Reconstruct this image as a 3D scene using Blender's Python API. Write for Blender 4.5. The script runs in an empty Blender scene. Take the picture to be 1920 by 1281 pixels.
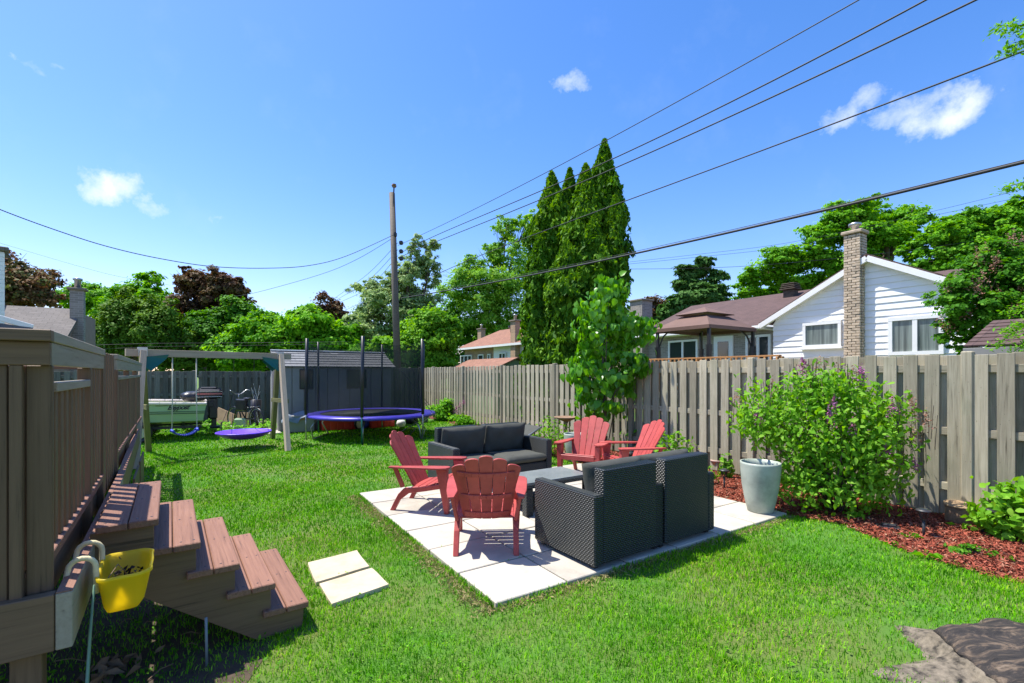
import bpy, math, random
import numpy as np
from mathutils import Vector, Matrix
random.seed(7); RNG = np.random.default_rng(7)
S = bpy.context.scene
R = math.radians
# ---------------------------------------------------------------- camera
H = 1.62; F = 880.0; CX = 960.0; HY = 700.0
cam = bpy.data.objects.new('camera', bpy.data.cameras.new('camera'))
S.collection.objects.link(cam); S.camera = cam
cam.location = (0, 0, H); cam.rotation_euler = (R(90), 0, 0)
cam.data.sensor_width = 36; cam.data.lens = 36 * F / 1920
cam.data.shift_y = (HY - 640.5) / 1920; cam.data.clip_start = 0.05; cam.data.clip_end = 3000
# ---------------------------------------------------------------- world, sun, exposure
to_sun = Vector((-0.44, 0.11, 1.0)).normalized()
W = bpy.data.worlds.new('World'); S.world = W; W.use_nodes = True
nt = W.node_tree; nt.nodes.clear()
def N(t, **k):
    n = nt.nodes.new(t)
    for a, b in k.items():
        if a.startswith('i_'): n.inputs[a[2:].replace('_', ' ')].default_value = b
        else: setattr(n, a, b)
    return n
L = lambda a, b: nt.links.new(a, b)
sky = N('ShaderNodeTexSky', sky_type='NISHITA', sun_disc=False, sun_elevation=math.asin(to_sun.z),
        sun_rotation=math.atan2(to_sun.x, to_sun.y), altitude=200, air_density=1.1, dust_density=0.6, ozone_density=3.0)
bg = N('ShaderNodeBackground'); bg.inputs['Strength'].default_value = 0.135
out = N('ShaderNodeOutputWorld')
tc = N('ShaderNodeTexCoord')
noi = N('ShaderNodeTexNoise', i_Scale=9.0, i_Detail=7.0, i_Roughness=0.62); L(tc.outputs['Generated'], noi.inputs['Vector'])
clouds = [(195, 350, .075, 1.0), (160, 345, .05, .8), (290, 397, .05, .6), (1060, 162, .055, .6), (1610, 190, .075, .75), (1700, 205, .075, .7),
          (1775, 212, .085, .95), (85, 118, .045, .4), (140, 122, .03, .35), (38, 95, .025, .5), (408, 104, .025, .45), (428, 335, .025, .4), (400, 412, .025, .35),
          (1735, 115, .03, .35), (1690, 60, .04, .3), (480, 355, .03, .25)]
wv = N('ShaderNodeTexNoise', i_Scale=11.0, i_Detail=6.0, i_Roughness=0.65); L(tc.outputs['Generated'], wv.inputs['Vector'])
w1 = N('ShaderNodeVectorMath', operation='SUBTRACT'); L(wv.outputs['Color'], w1.inputs[0]); w1.inputs[1].default_value = (.5, .5, .5)
w2 = N('ShaderNodeVectorMath', operation='MULTIPLY_ADD'); L(w1.outputs[0], w2.inputs[0]); w2.inputs[1].default_value = (.13, .13, .10); L(tc.outputs['Generated'], w2.inputs[2])
acc = None
for (px, py, rad, st) in clouds:
    d = Vector(((px - CX) / F, 1, (HY - py) / F)).normalized()
    sb = N('ShaderNodeVectorMath', operation='SUBTRACT'); L(w2.outputs[0], sb.inputs[0]); sb.inputs[1].default_value = d
    ml = N('ShaderNodeVectorMath', operation='MULTIPLY'); L(sb.outputs[0], ml.inputs[0]); ml.inputs[1].default_value = (1, 1, 1.9)
    ln = N('ShaderNodeVectorMath', operation='LENGTH'); L(ml.outputs[0], ln.inputs[0])
    mr = N('ShaderNodeMapRange', interpolation_type='SMOOTHSTEP'); L(ln.outputs['Value'], mr.inputs['Value'])
    mr.inputs['From Min'].default_value = 0; mr.inputs['From Max'].default_value = rad
    mr.inputs['To Min'].default_value = st; mr.inputs['To Max'].default_value = 0
    if acc is None: acc = mr.outputs[0]
    else:
        mx = N('ShaderNodeMath', operation='MAXIMUM'); L(acc, mx.inputs[0]); L(mr.outputs[0], mx.inputs[1]); acc = mx.outputs[0]
noi2 = N('ShaderNodeTexNoise', i_Scale=17.0, i_Detail=10.0, i_Roughness=0.62, i_Distortion=.3); L(tc.outputs['Generated'], noi2.inputs['Vector'])
nm = N('ShaderNodeMapRange'); L(noi2.outputs[0], nm.inputs['Value']); nm.inputs['From Min'].default_value = .26; nm.inputs['From Max'].default_value = .62
m1 = N('ShaderNodeMath', operation='MULTIPLY_ADD'); L(acc, m1.inputs[0]); m1.inputs[1].default_value = 1.15; m1.inputs[2].default_value = -.95
mu = N('ShaderNodeMath', operation='MULTIPLY_ADD', use_clamp=True); L(noi2.outputs[0], mu.inputs[0]); mu.inputs[1].default_value = 1.25; L(m1.outputs[0], mu.inputs[2])
# thin wisps over the whole sky
wm = N('ShaderNodeMapRange'); L(noi.outputs[0], wm.inputs['Value']); wm.inputs['From Min'].default_value = .55; wm.inputs['From Max'].default_value = .9; wm.inputs['To Max'].default_value = .06
ad = N('ShaderNodeMath', operation='ADD', use_clamp=True); L(mu.outputs[0], ad.inputs[0]); L(wm.outputs[0], ad.inputs[1])
hs = N('ShaderNodeHueSaturation', i_Saturation=1.31, i_Value=1.07); L(sky.outputs[0], hs.inputs['Color'])
gm = N('ShaderNodeMixRGB', blend_type='MULTIPLY'); gm.inputs['Fac'].default_value = 1; L(hs.outputs[0], gm.inputs['Color1']); gm.inputs['Color2'].default_value = (1.08, .89, 1.0, 1)
cm = N('ShaderNodeMixRGB'); L(ad.outputs[0], cm.inputs['Fac']); L(gm.outputs[0], cm.inputs['Color1']); cm.inputs['Color2'].default_value = (4.8, 5.1, 5.8, 1)
L(cm.outputs[0], bg.inputs['Color']); L(bg.outputs[0], out.inputs['Surface'])
sun = bpy.data.objects.new('sun', bpy.data.lights.new('sun', 'SUN')); S.collection.objects.link(sun)
sun.data.energy = 4.7; sun.data.angle = R(0.53); sun.data.color = (1, .955, .88)
sun.rotation_euler = to_sun.to_track_quat('Z', 'Y').to_euler(); sun.location = (-8, 2, 20)
S.view_settings.view_transform = 'Standard'; S.view_settings.look = 'None'
S.view_settings.exposure = 0.84; S.view_settings.gamma = 1.0; S.view_settings.use_curve_mapping = False
S.cycles.use_denoising = True; S.cycles.max_bounces = 8; S.cycles.transparent_max_bounces = 16

# ---------------------------------------------------------------- frames
D1 = Vector((-.541, .841, 0)); D2 = Vector((.841, .541, 0)); AP = math.atan2(.541, .841)
DA = Vector((-.589, .808, 0)); DB = Vector((.808, .589, 0)); AD = math.atan2(.589, .808)
def ray(px): return (px - CX) / F
def at(px, py, z=0.0):            # where the view ray of a pixel meets height z
    Y = (H - z) * F / (py - HY); return Vector((ray(px) * Y, Y, z))
def atY(px, py, Y): return Vector((ray(px) * Y, Y, H + (HY - py) / F * Y))
def uvz(px, py, U):               # on the plane U=const of the garden frame
    r = ray(px); Y = U / (.841 * r + .541)
    return Vector((U, Y * (.841 - .541 * r), H + (HY - py) / F * Y))
def gw(U, V, z=0): return D2 * U + D1 * V + Vector((0, 0, z))
def uv_of(p): return (p.x * .841 + p.y * .541, -p.x * .541 + p.y * .841)

# ---------------------------------------------------------------- materials
def newmat(name):
    global nt
    m = bpy.data.materials.new(name); m.use_nodes = True; nt = m.node_tree
    b = nt.nodes['Principled BSDF']; return m, b
def coords(obj_random=True, scale=(1, 1, 1)):
    tc = N('ShaderNodeTexCoord'); mp = N('ShaderNodeMapping'); L(tc.outputs['Object'], mp.inputs['Vector']); mp.inputs['Scale'].default_value = scale
    if obj_random:
        oi = N('ShaderNodeObjectInfo'); m = N('ShaderNodeMath', operation='MULTIPLY'); L(oi.outputs['Random'], m.inputs[0]); m.inputs[1].default_value = 53.0
        L(m.outputs[0], mp.inputs['Location'])
    return mp.outputs[0]
def ramp(src, stops):
    r = N('ShaderNodeValToRGB'); L(src, r.inputs[0]); e = r.color_ramp.elements
    while len(e) < len(stops): e.new(.5)
    for i, (p, c) in enumerate(stops): e[i].position = p; e[i].color = (*c, 1)
    return r.outputs[0]
def noise(vec, scale, detail=4, rough=.6, dist=0):
    n = N('ShaderNodeTexNoise', i_Scale=scale, i_Detail=detail, i_Roughness=rough, i_Distortion=dist); L(vec, n.inputs['Vector']); return n.outputs[0]
def mix(f, a, b, mode='MIX'):
    m = N('ShaderNodeMixRGB', blend_type=mode)
    for s, v in ((0, f), (1, a), (2, b)):
        if hasattr(v, 'links'): L(v, m.inputs[s])
        else: m.inputs[s].default_value = v if s == 0 else (*v, 1)
    return m.outputs[0]
def math_(op, a, b=None, clamp=False):
    m = N('ShaderNodeMath', operation=op, use_clamp=clamp)
    for s, v in ((0, a), (1, b)):
        if v is None: continue
        if hasattr(v, 'links'): L(v, m.inputs[s])
        else: m.inputs[s].default_value = v
    return m.outputs[0]
def bump(b, h, strength=.4, dist=.01):
    bp = N('ShaderNodeBump', i_Strength=strength, i_Distance=dist); L(h, bp.inputs['Height']); L(bp.outputs[0], b.inputs['Normal'])
def setc(b, c):
    if hasattr(c, 'links'): L(c, b.inputs['Base Color'])
    else: b.inputs['Base Color'].default_value = (*c, 1)
def objrand(lo=.8, hi=1.2):
    oi = N('ShaderNodeObjectInfo'); mr = N('ShaderNodeMapRange'); L(oi.outputs['Random'], mr.inputs[0]); mr.inputs[3].default_value = lo; mr.inputs[4].default_value = hi
    return mr.outputs[0]
def tint(col, lo, hi):
    h = N('ShaderNodeHueSaturation'); L(objrand(lo, hi), h.inputs['Value'])
    if hasattr(col, 'links'): L(col, h.inputs['Color'])
    else: h.inputs['Color'].default_value = (*col, 1)
    return h.outputs[0]
def plain(name, c, rough=.6, var=.12, scale=6, bs=.15, spec=None, metal=0, orand=(1, 1)):
    m, b = newmat(name); v = coords()
    n = noise(v, scale, 6, .65)
    k = [tuple(min(1, x * s) for x in c) for s in (1 - var * 1.6, 1, 1 + var)]
    col = ramp(n, [(.3, k[0]), (.5, k[1]), (.72, k[2])])
    if orand != (1, 1): col = tint(col, *orand)
    setc(b, col); b.inputs['Roughness'].default_value = rough; b.inputs['Metallic'].default_value = metal
    if spec is not None: b.inputs['Specular IOR Level'].default_value = spec
    if bs: bump(b, noise(v, scale * 8, 5), bs, .004)
    return m
def wood(name, c1, c2, dark, rough=.75, rnd=(.8, 1.15), grain=1.0, knots=True, bs=.35, green=None):
    m, b = newmat(name); v = coords(True, (1, 1, 1))
    mp = N('ShaderNodeMapping'); L(v, mp.inputs[0]); mp.inputs['Scale'].default_value = (1.2, 26 * grain, 26 * grain)
    g = noise(mp.outputs[0], 1.6, 8, .68, .35)
    col = ramp(g, [(.3, dark), (.42, c2), (.6, c1)])
    big = noise(v, 2.2, 4, .6)
    col = mix(ramp(big, [(.35, (0, 0, 0)), (.65, (.55, .55, .55))]), col, c2)
    if knots:
        vo = N('ShaderNodeTexVoronoi'); mk = N('ShaderNodeMapping'); L(v, mk.inputs[0]); mk.inputs['Scale'].default_value = (2.6, 7, 7); L(mk.outputs[0], vo.inputs['Vector'])
        kn = ramp(vo.outputs['Distance'], [(.02, (1, 1, 1)), (.13, (0, 0, 0))])
        col = mix(kn, col, dark)
    if green:
        col = mix(ramp(noise(v, 1.3, 3), [(.5, (0, 0, 0)), (.75, (.6, .6, .6))]), col, green)
    col = tint(col, *rnd)
    setc(b, col); b.inputs['Roughness'].default_value = rough; b.inputs['Specular IOR Level'].default_value = .25
    bump(b, g, bs, .006)
    return m
def leafmat(name, stops, trans=.35, rough=.6, spec=.12):
    m, b = newmat(name)
    at_ = N('ShaderNodeAttribute', attribute_name='rnd'); oi = N('ShaderNodeObjectInfo')
    s = math_('FRACT', math_('ADD', at_.outputs['Fac'], math_('MULTIPLY', oi.outputs['Random'], 7.31)))
    col = ramp(s, stops); setc(b, col); b.inputs['Roughness'].default_value = rough; b.inputs['Specular IOR Level'].default_value = spec
    tr = N('ShaderNodeBsdfTranslucent'); h = N('ShaderNodeHueSaturation', i_Hue=.485, i_Saturation=1.1, i_Value=1.5); L(col, h.inputs['Color']); L(h.outputs[0], tr.inputs['Color'])
    ms = N('ShaderNodeMixShader'); ms.inputs[0].default_value = trans; L(b.outputs[0], ms.inputs[1]); L(tr.outputs[0], ms.inputs[2])
    L(ms.outputs[0], nt.nodes['Material Output'].inputs['Surface'])
    return m
def shingle(name, c, course=.14):
    m, b = newmat(name); v = coords(False)
    bt = N('ShaderNodeTexBrick', offset=.5); L(v, bt.inputs['Vector']); bt.inputs['Scale'].default_value = 1.0
    bt.inputs['Brick Width'].default_value = .3; bt.inputs['Row Height'].default_value = course; bt.inputs['Mortar Size'].default_value = .008; bt.inputs['Mortar Smooth'].default_value = .3
    bt.inputs['Color1'].default_value = (*[x * .8 for x in c], 1); bt.inputs['Color2'].default_value = (*[min(1, x * 1.2) for x in c], 1); bt.inputs['Mortar'].default_value = (*[x * .35 for x in c], 1)
    col = mix(.35, bt.outputs['Color'], ramp(noise(v, 14, 6, .7), [(.3, tuple(x * .5 for x in c)), (.7, tuple(x * 1.5 for x in c))]))
    setc(b, col); b.inputs['Roughness'].default_value = .9
    bump(b, bt.outputs['Fac'], -.5, .02); return m
def brickmat(name, c, mort, bw=.22, rh=.075):
    m, b = newmat(name); v = coords(False); bt = N('ShaderNodeTexBrick', offset=.5); L(v, bt.inputs['Vector'])
    bt.inputs['Scale'].default_value = 1; bt.inputs['Brick Width'].default_value = bw; bt.inputs['Row Height'].default_value = rh; bt.inputs['Mortar Size'].default_value = .008
    bt.inputs['Color1'].default_value = (*[x * .75 for x in c], 1); bt.inputs['Color2'].default_value = (*[x * 1.15 for x in c], 1); bt.inputs['Mortar'].default_value = (*mort, 1)
    setc(b, bt.outputs['Color']); b.inputs['Roughness'].default_value = .85; bump(b, bt.outputs['Fac'], -.6, .01); return m

M = {}
M['fence'] = wood('weathered_fence_wood', (.47, .42, .305), (.34, .30, .21), (.13, .11, .075), rnd=(.68, 1.22), green=(.23, .235, .15))
M['fence_dark'] = wood('old_grey_fence_wood', (.18, .175, .14), (.125, .122, .10), (.06, .056, .045), rnd=(.65, 1.3))
M['cedar'] = wood('new_cedar', (.62, .31, .12), (.45, .21, .075), (.25, .11, .04), rnd=(.75, 1.2))
M['deck_brown'] = wood('brown_painted_wood', (.185, .115, .066), (.145, .09, .052), (.06, .038, .023), rnd=(.85, 1.12), grain=1.3, knots=False, rough=.55, bs=.2)
M['deck_taupe'] = wood('taupe_painted_wood', (.34, .295, .22), (.28, .24, .175), (.13, .105, .075), rnd=(.88, 1.1), rough=.6, bs=.25)
M['tread'] = wood('worn_red_brown_tread', (.27, .14, .092), (.21, .105, .07), (.07, .04, .03), rnd=(.9, 1.12), grain=1.6, knots=False, bs=.7, rough=.65)
M['swing_wood'] = wood('swing_timber', (.47, .38, .28), (.37, .30, .21), (.20, .15, .09), rnd=(.9, 1.1))
M['swing_green'] = wood('greenish_treated_timber', (.22, .20, .075), (.15, .15, .05), (.08, .075, .03), rnd=(.9, 1.1))
M['pole'] = wood('grey_pole_wood', (.20, .17, .135), (.14, .12, .095), (.06, .05, .04))
M['bark'] = plain('bark', (.09, .07, .05), .9, .35, 9, .6)
M['bark_grey'] = plain('grey_bark', (.15, .125, .088), .95, .75, 16, 1.0)
M['plastic_red'] = plain('faded_red_plastic', (.40, .070, .060), .48, .18, 5, .06, spec=.3, orand=(.9, 1.08))
M['wicker'] = None
M['cushion'] = plain('charcoal_fabric', (.058, .060, .048), .9, .12, 5, .25)
M['slab'] = plain('pale_concrete_slab', (.45, .415, .34), .85, .15, 2.6, .35, orand=(.88, 1.06))
M['flagstone'] = plain('cream_flagstone', (.52, .43, .29), .85, .16, 5, .35, orand=(.95, 1.05))
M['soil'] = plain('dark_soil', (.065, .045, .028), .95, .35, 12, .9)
M['pot'] = plain('glazed_celadon_pot', (.36, .40, .33), .42, .22, 3.2, .15, spec=.5)
M['white'] = plain('white_paint', (.78, .78, .76), .5, .03, 4, .05)
M['siding'] = plain('white_siding', (.80, .81, .80), .55, .03, 2, .06, orand=(.96, 1.02))
M['cream'] = plain('cream_brick', (.50, .40, .29), .85, .2, 12, .6, orand=(.78, 1.15))
M['mortar'] = plain('mortar', (.20, .17, .13), .95, .1, 9, .3)
M['grey_brick'] = brickmat('grey_brick', (.27, .235, .20), (.36, .33, .29))
M['grey_brick_light'] = plain('light_grey_brick', (.40, .37, .34), .85, .2, 12, .6, orand=(.78, 1.15))
M['tan_brick'] = brickmat('tan_brick', (.40, .25, .15), (.33, .27, .2))
M['brown_roof'] = shingle('brown_shingle', (.095, .056, .048))
M['orange_roof'] = shingle('reddish_shingle', (.25, .12, .075))
M['grey_roof'] = shingle('grey_brown_shingle', (.14, .125, .11))
M['shed_grey'] = plain('grey_resin_panel', (.24, .235, .21), .6, .06, 5, .1)
M['shed_roof'] = shingle('grey_resin_roof', (.18, .185, .185), .16)
M['black'] = plain('black_plastic', (.018, .018, .02), .35, .1, 5, .05)
M['black_metal'] = plain('black_metal', (.03, .03, .033), .45, .1, 5, .05)
M['steel'] = plain('galvanised_steel', (.42, .43, .43), .35, .1, 5, .05, metal=.8)
M['blue_pad'] = plain('purple_blue_vinyl', (.05, .035, .36), .4, .15, 4, .25)
M['purple'] = plain('purple_nylon', (.13, .04, .62), .4, .2, 8, .6)
M['blue'] = plain('blue_plastic', (.04, .07, .55), .35, .08, 4, .05)
M['red_bin'] = plain('red_plastic_crate', (.60, .03, .012), .45, .08, 4, .05)
M['green_metal'] = plain('dark_green_metal', (.0, .105, .085), .45, .08, 4, .05)
M['hull'] = plain('pale_green_gelcoat', (.33, .46, .27), .3, .05, 2, .03)
M['gunwale'] = plain('cream_gelcoat', (.72, .64, .55), .35, .06, 3, .05)
M['yellow'] = plain('yellow_plastic', (.80, .52, .03), .4, .08, 4, .05)
M['canopy'] = plain('brown_canopy_fabric', (.155, .092, .072), .85, .07, 3, .15)
M['rope'] = plain('pale_rope', (.55, .53, .42), .8, .1, 20, .1)
M['wire'] = plain('black_cable', (.02, .022, .025), .6, .1, 5, 0)
M['tarp'] = plain('blue_grey_tarp', (.18, .22, .25), .6, .2, 6, .4)
M['tan'] = plain('tan_board', (.33, .22, .12), .8, .1, 6, .1)
M['terracotta'] = plain('pinkish_clay', (.50, .34, .28), .8, .1, 6, .1)
M['pinkwall'] = plain('pink_stucco', (.34, .22, .18), .9, .1, 5, .3)
M['shell'] = plain('cream_shell', (.68, .58, .33), .7, .15, 14, .4)
M['rock'] = plain('brown_log', (.24, .15, .09), .85, .3, 9, .7)
M['hose'] = plain('pale_green_hose', (.12, .22, .14), .4, .1, 5, .05)
M['dry'] = plain('dry_leaf', (.20, .13, .07), .9, .3, 9, .3)
M['deadleaf'] = plain('dead_dark_leaf', (.035, .02, .012), .9, .3, 9, .3)
M['lilac'] = leafmat('lilac_bloom', [(0, (.52, .22, .42)), (.5, (.40, .13, .28)), (1, (.28, .07, .14))], .2)
M['fadedbloom'] = leafmat('faded_bloom', [(0, (.34, .20, .12)), (.5, (.42, .26, .19)), (1, (.30, .13, .09))], .2)
# mesh netting: a see-through fabric
m, b = newmat('black_safety_net'); setc(b, (.012, .02, .016)); b.inputs['Roughness'].default_value = .9; b.inputs['Alpha'].default_value = .42; M['net'] = m
m, b = newmat('trampoline_mat'); setc(b, (.03, .035, .03)); b.inputs['Roughness'].default_value = .55; M['mat'] = m
m, b = newmat('window_glass'); setc(b, (.035, .045, .045)); b.inputs['Roughness'].default_value = .06; b.inputs['Specular IOR Level'].default_value = .8
bump(b, noise(coords(), 1.3, 2), .06, .05); M['glass'] = m
m, b = newmat('curtained_glass'); v = coords(False, (.3, 9, .3)); setc(b, ramp(noise(v, 1.5, 3), [(.35, (.07, .09, .085)), (.6, (.20, .24, .22))])); b.inputs['Roughness'].default_value = .12; M['glass2'] = m
m, b = newmat('frosted_table_glass'); v = coords(); setc(b, ramp(noise(v, 3, 5), [(.3, (.15, .175, .18)), (.7, (.24, .265, .265))])); b.inputs['Roughness'].default_value = .16; b.inputs['Specular IOR Level'].default_value = .7; M['tableglass'] = m
# wicker: woven strands as relief
m, b = newmat('black_wicker'); v = coords(False); sx = N('ShaderNodeSeparateXYZ'); L(v, sx.inputs[0])
u_ = math_('ADD', sx.outputs[0], sx.outputs[1]); vv = math_('DIVIDE', sx.outputs[2], .016)
ge = N('ShaderNodeNewGeometry'); 
row = math_('FLOOR', vv); fr = math_('SINE', math_('MULTIPLY', math_('FRACT', vv), math.pi))
uu = math_('ABSOLUTE', math_('SINE', math_('MULTIPLY', math_('ADD', math_('DIVIDE', u_, .031), math_('MULTIPLY', row, .5)), math.pi)))
h = math_('MULTIPLY', fr, math_('POWER', uu, .7))
h = math_('MAXIMUM', h, .12)
setc(b, ramp(h, [(.1, (.004, .005, .005)), (.45, (.020, .024, .022)), (1, (.042, .050, .046))])); b.inputs['Roughness'].default_value = .38; b.inputs['Specular IOR Level'].default_value = .55
bump(b, h, .9, .010); M['wicker'] = m
# ground
m, b = newmat('lawn_soil'); v = coords(False)
setc(b, mix(ramp(noise(v, .8, 5), [(.4, (0, 0, 0)), (.62, (1, 1, 1))]), (.06, .17, .010), (.12, .14, .03))); b.inputs['Roughness'].default_value = .95; bump(b, noise(v, 30, 6), .8, .02); M['ground'] = m
m, b = newmat('red_mulch_bed'); v = coords(False)
setc(b, ramp(noise(v, 45, 6, .75), [(.35, (.04, .01, .006)), (.5, (.14, .03, .018)), (.7, (.26, .06, .035))])); b.inputs['Roughness'].default_value = .9; bump(b, noise(v, 50, 6), 1, .03); M['mulch'] = m
M['chip'] = leafmat('red_mulch_chip', [(0, (.07, .028, .015)), (.3, (.20, .048, .026)), (.7, (.34, .078, .045)), (.9, (.38, .13, .08)), (1, (.36, .24, .15))], 0.0, .85, .2)
# grass: blade colours vary with each blade and with patches of the lawn
m, b = newmat('grass_blades')
at_ = N('ShaderNodeAttribute', attribute_name='rnd'); v = coords(False)
base = ramp(at_.outputs['Fac'], [(0, (.05, .22, .003)), (.40, (.125, .42, .004)), (.78, (.25, .60, .010)), (.95, (.34, .56, .06)), (1, (.32, .31, .06))])
pat = ramp(noise(v, .9, 5, .65), [(.38, (.66, .80, .7)), (.5, (1, 1, 1)), (.66, (1.4, 1.12, 1.0))])
col = mix(1.0, base, pat, 'MULTIPLY')
cl2 = ramp(noise(v, 5.5, 3, .6), [(.36, (.68, .74, .7)), (.52, (1, 1, 1)), (.68, (1.2, 1.1, 1.0))])
col = mix(1.0, col, cl2, 'MULTIPLY')
dryp = math_('MULTIPLY', ramp(noise(v, 1.7, 6, .75), [(.62, (0, 0, 0)), (.76, (1, 1, 1))]), .5)
col = mix(dryp, col, (.26, .26, .04))
setc(b, col); b.inputs['Roughness'].default_value = .7; b.inputs['Specular IOR Level'].default_value = .03
tr = N('ShaderNodeBsdfTranslucent'); L(col, tr.inputs['Color']); ms = N('ShaderNodeMixShader'); ms.inputs[0].default_value = .3
L(b.outputs[0], ms.inputs[1]); L(tr.outputs[0], ms.inputs[2]); L(ms.outputs[0], nt.nodes['Material Output'].inputs['Surface']); M['grass'] = m
G = lambda a, b_, c: [(0, a), (.5, b_), (1, c)]
M['lf_bright'] = leafmat('bright_green_leaf', G((.055, .21, .006), (.12, .36, .010), (.23, .50, .03)), .4)
M['lf_lime'] = leafmat('lime_green_leaf', G((.10, .28, .012), (.16, .38, .022), (.24, .46, .05)), .4)
M['lf_mid'] = leafmat('mid_green_leaf', G((.035, .145, .007), (.075, .24, .011), (.14, .34, .024)), .35)
M['lf_maple'] = leafmat('maple_leaf', G((.055, .20, .006), (.12, .35, .010), (.22, .48, .03)), .4)
M['lf_cedar'] = leafmat('cedar_spray', G((.028, .10, .006), (.075, .21, .010), (.17, .34, .022)), .3)
M['lf_hedge'] = leafmat('hedge_leaf', G((.05, .13, .010), (.095, .21, .016), (.17, .31, .03)), .25)
M['lf_red'] = leafmat('red_brown_leaf', G((.08, .045, .02), (.14, .07, .035), (.12, .10, .03)), .25)
M['lf_rust'] = leafmat('rusty_leaf', G((.10, .07, .025), (.19, .10, .04), (.10, .14, .03)), .25)
M['lf_silver'] = leafmat('silver_green_leaf', G((.14, .25, .06), (.23, .36, .11), (.38, .48, .20)), .3)
M['lf_airy'] = leafmat('airy_green_leaf', G((.09, .27, .015), (.16, .37, .03), (.26, .46, .07)), .4)
M['lf_pine'] = leafmat('pine_needle', G((.035, .11, .022), (.065, .17, .03), (.11, .23, .05)), .2)
M['lf_heart'] = leafmat('heart_leaf', G((.07, .24, .008), (.11, .34, .014), (.17, .42, .03)), .42, .35, .5)

m, b = newmat('yellow_translucent_plastic'); setc(b, (.88, .70, .04)); b.inputs['Roughness'].default_value = .4
tr = N('ShaderNodeBsdfTranslucent'); tr.inputs['Color'].default_value = (1, .80, .05, 1); ms = N('ShaderNodeMixShader'); ms.inputs[0].default_value = .6; L(b.outputs[0], ms.inputs[1]); L(tr.outputs[0], ms.inputs[2]); L(ms.outputs[0], nt.nodes['Material Output'].inputs['Surface']); M['yellow'] = m
M['side_light'] = plain('lawn_lit_taupe', (.66, .60, .47), .6, .05, 4, .05)  # light thrown up by the lawn, coloured into right faces of balusters and posts
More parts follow.
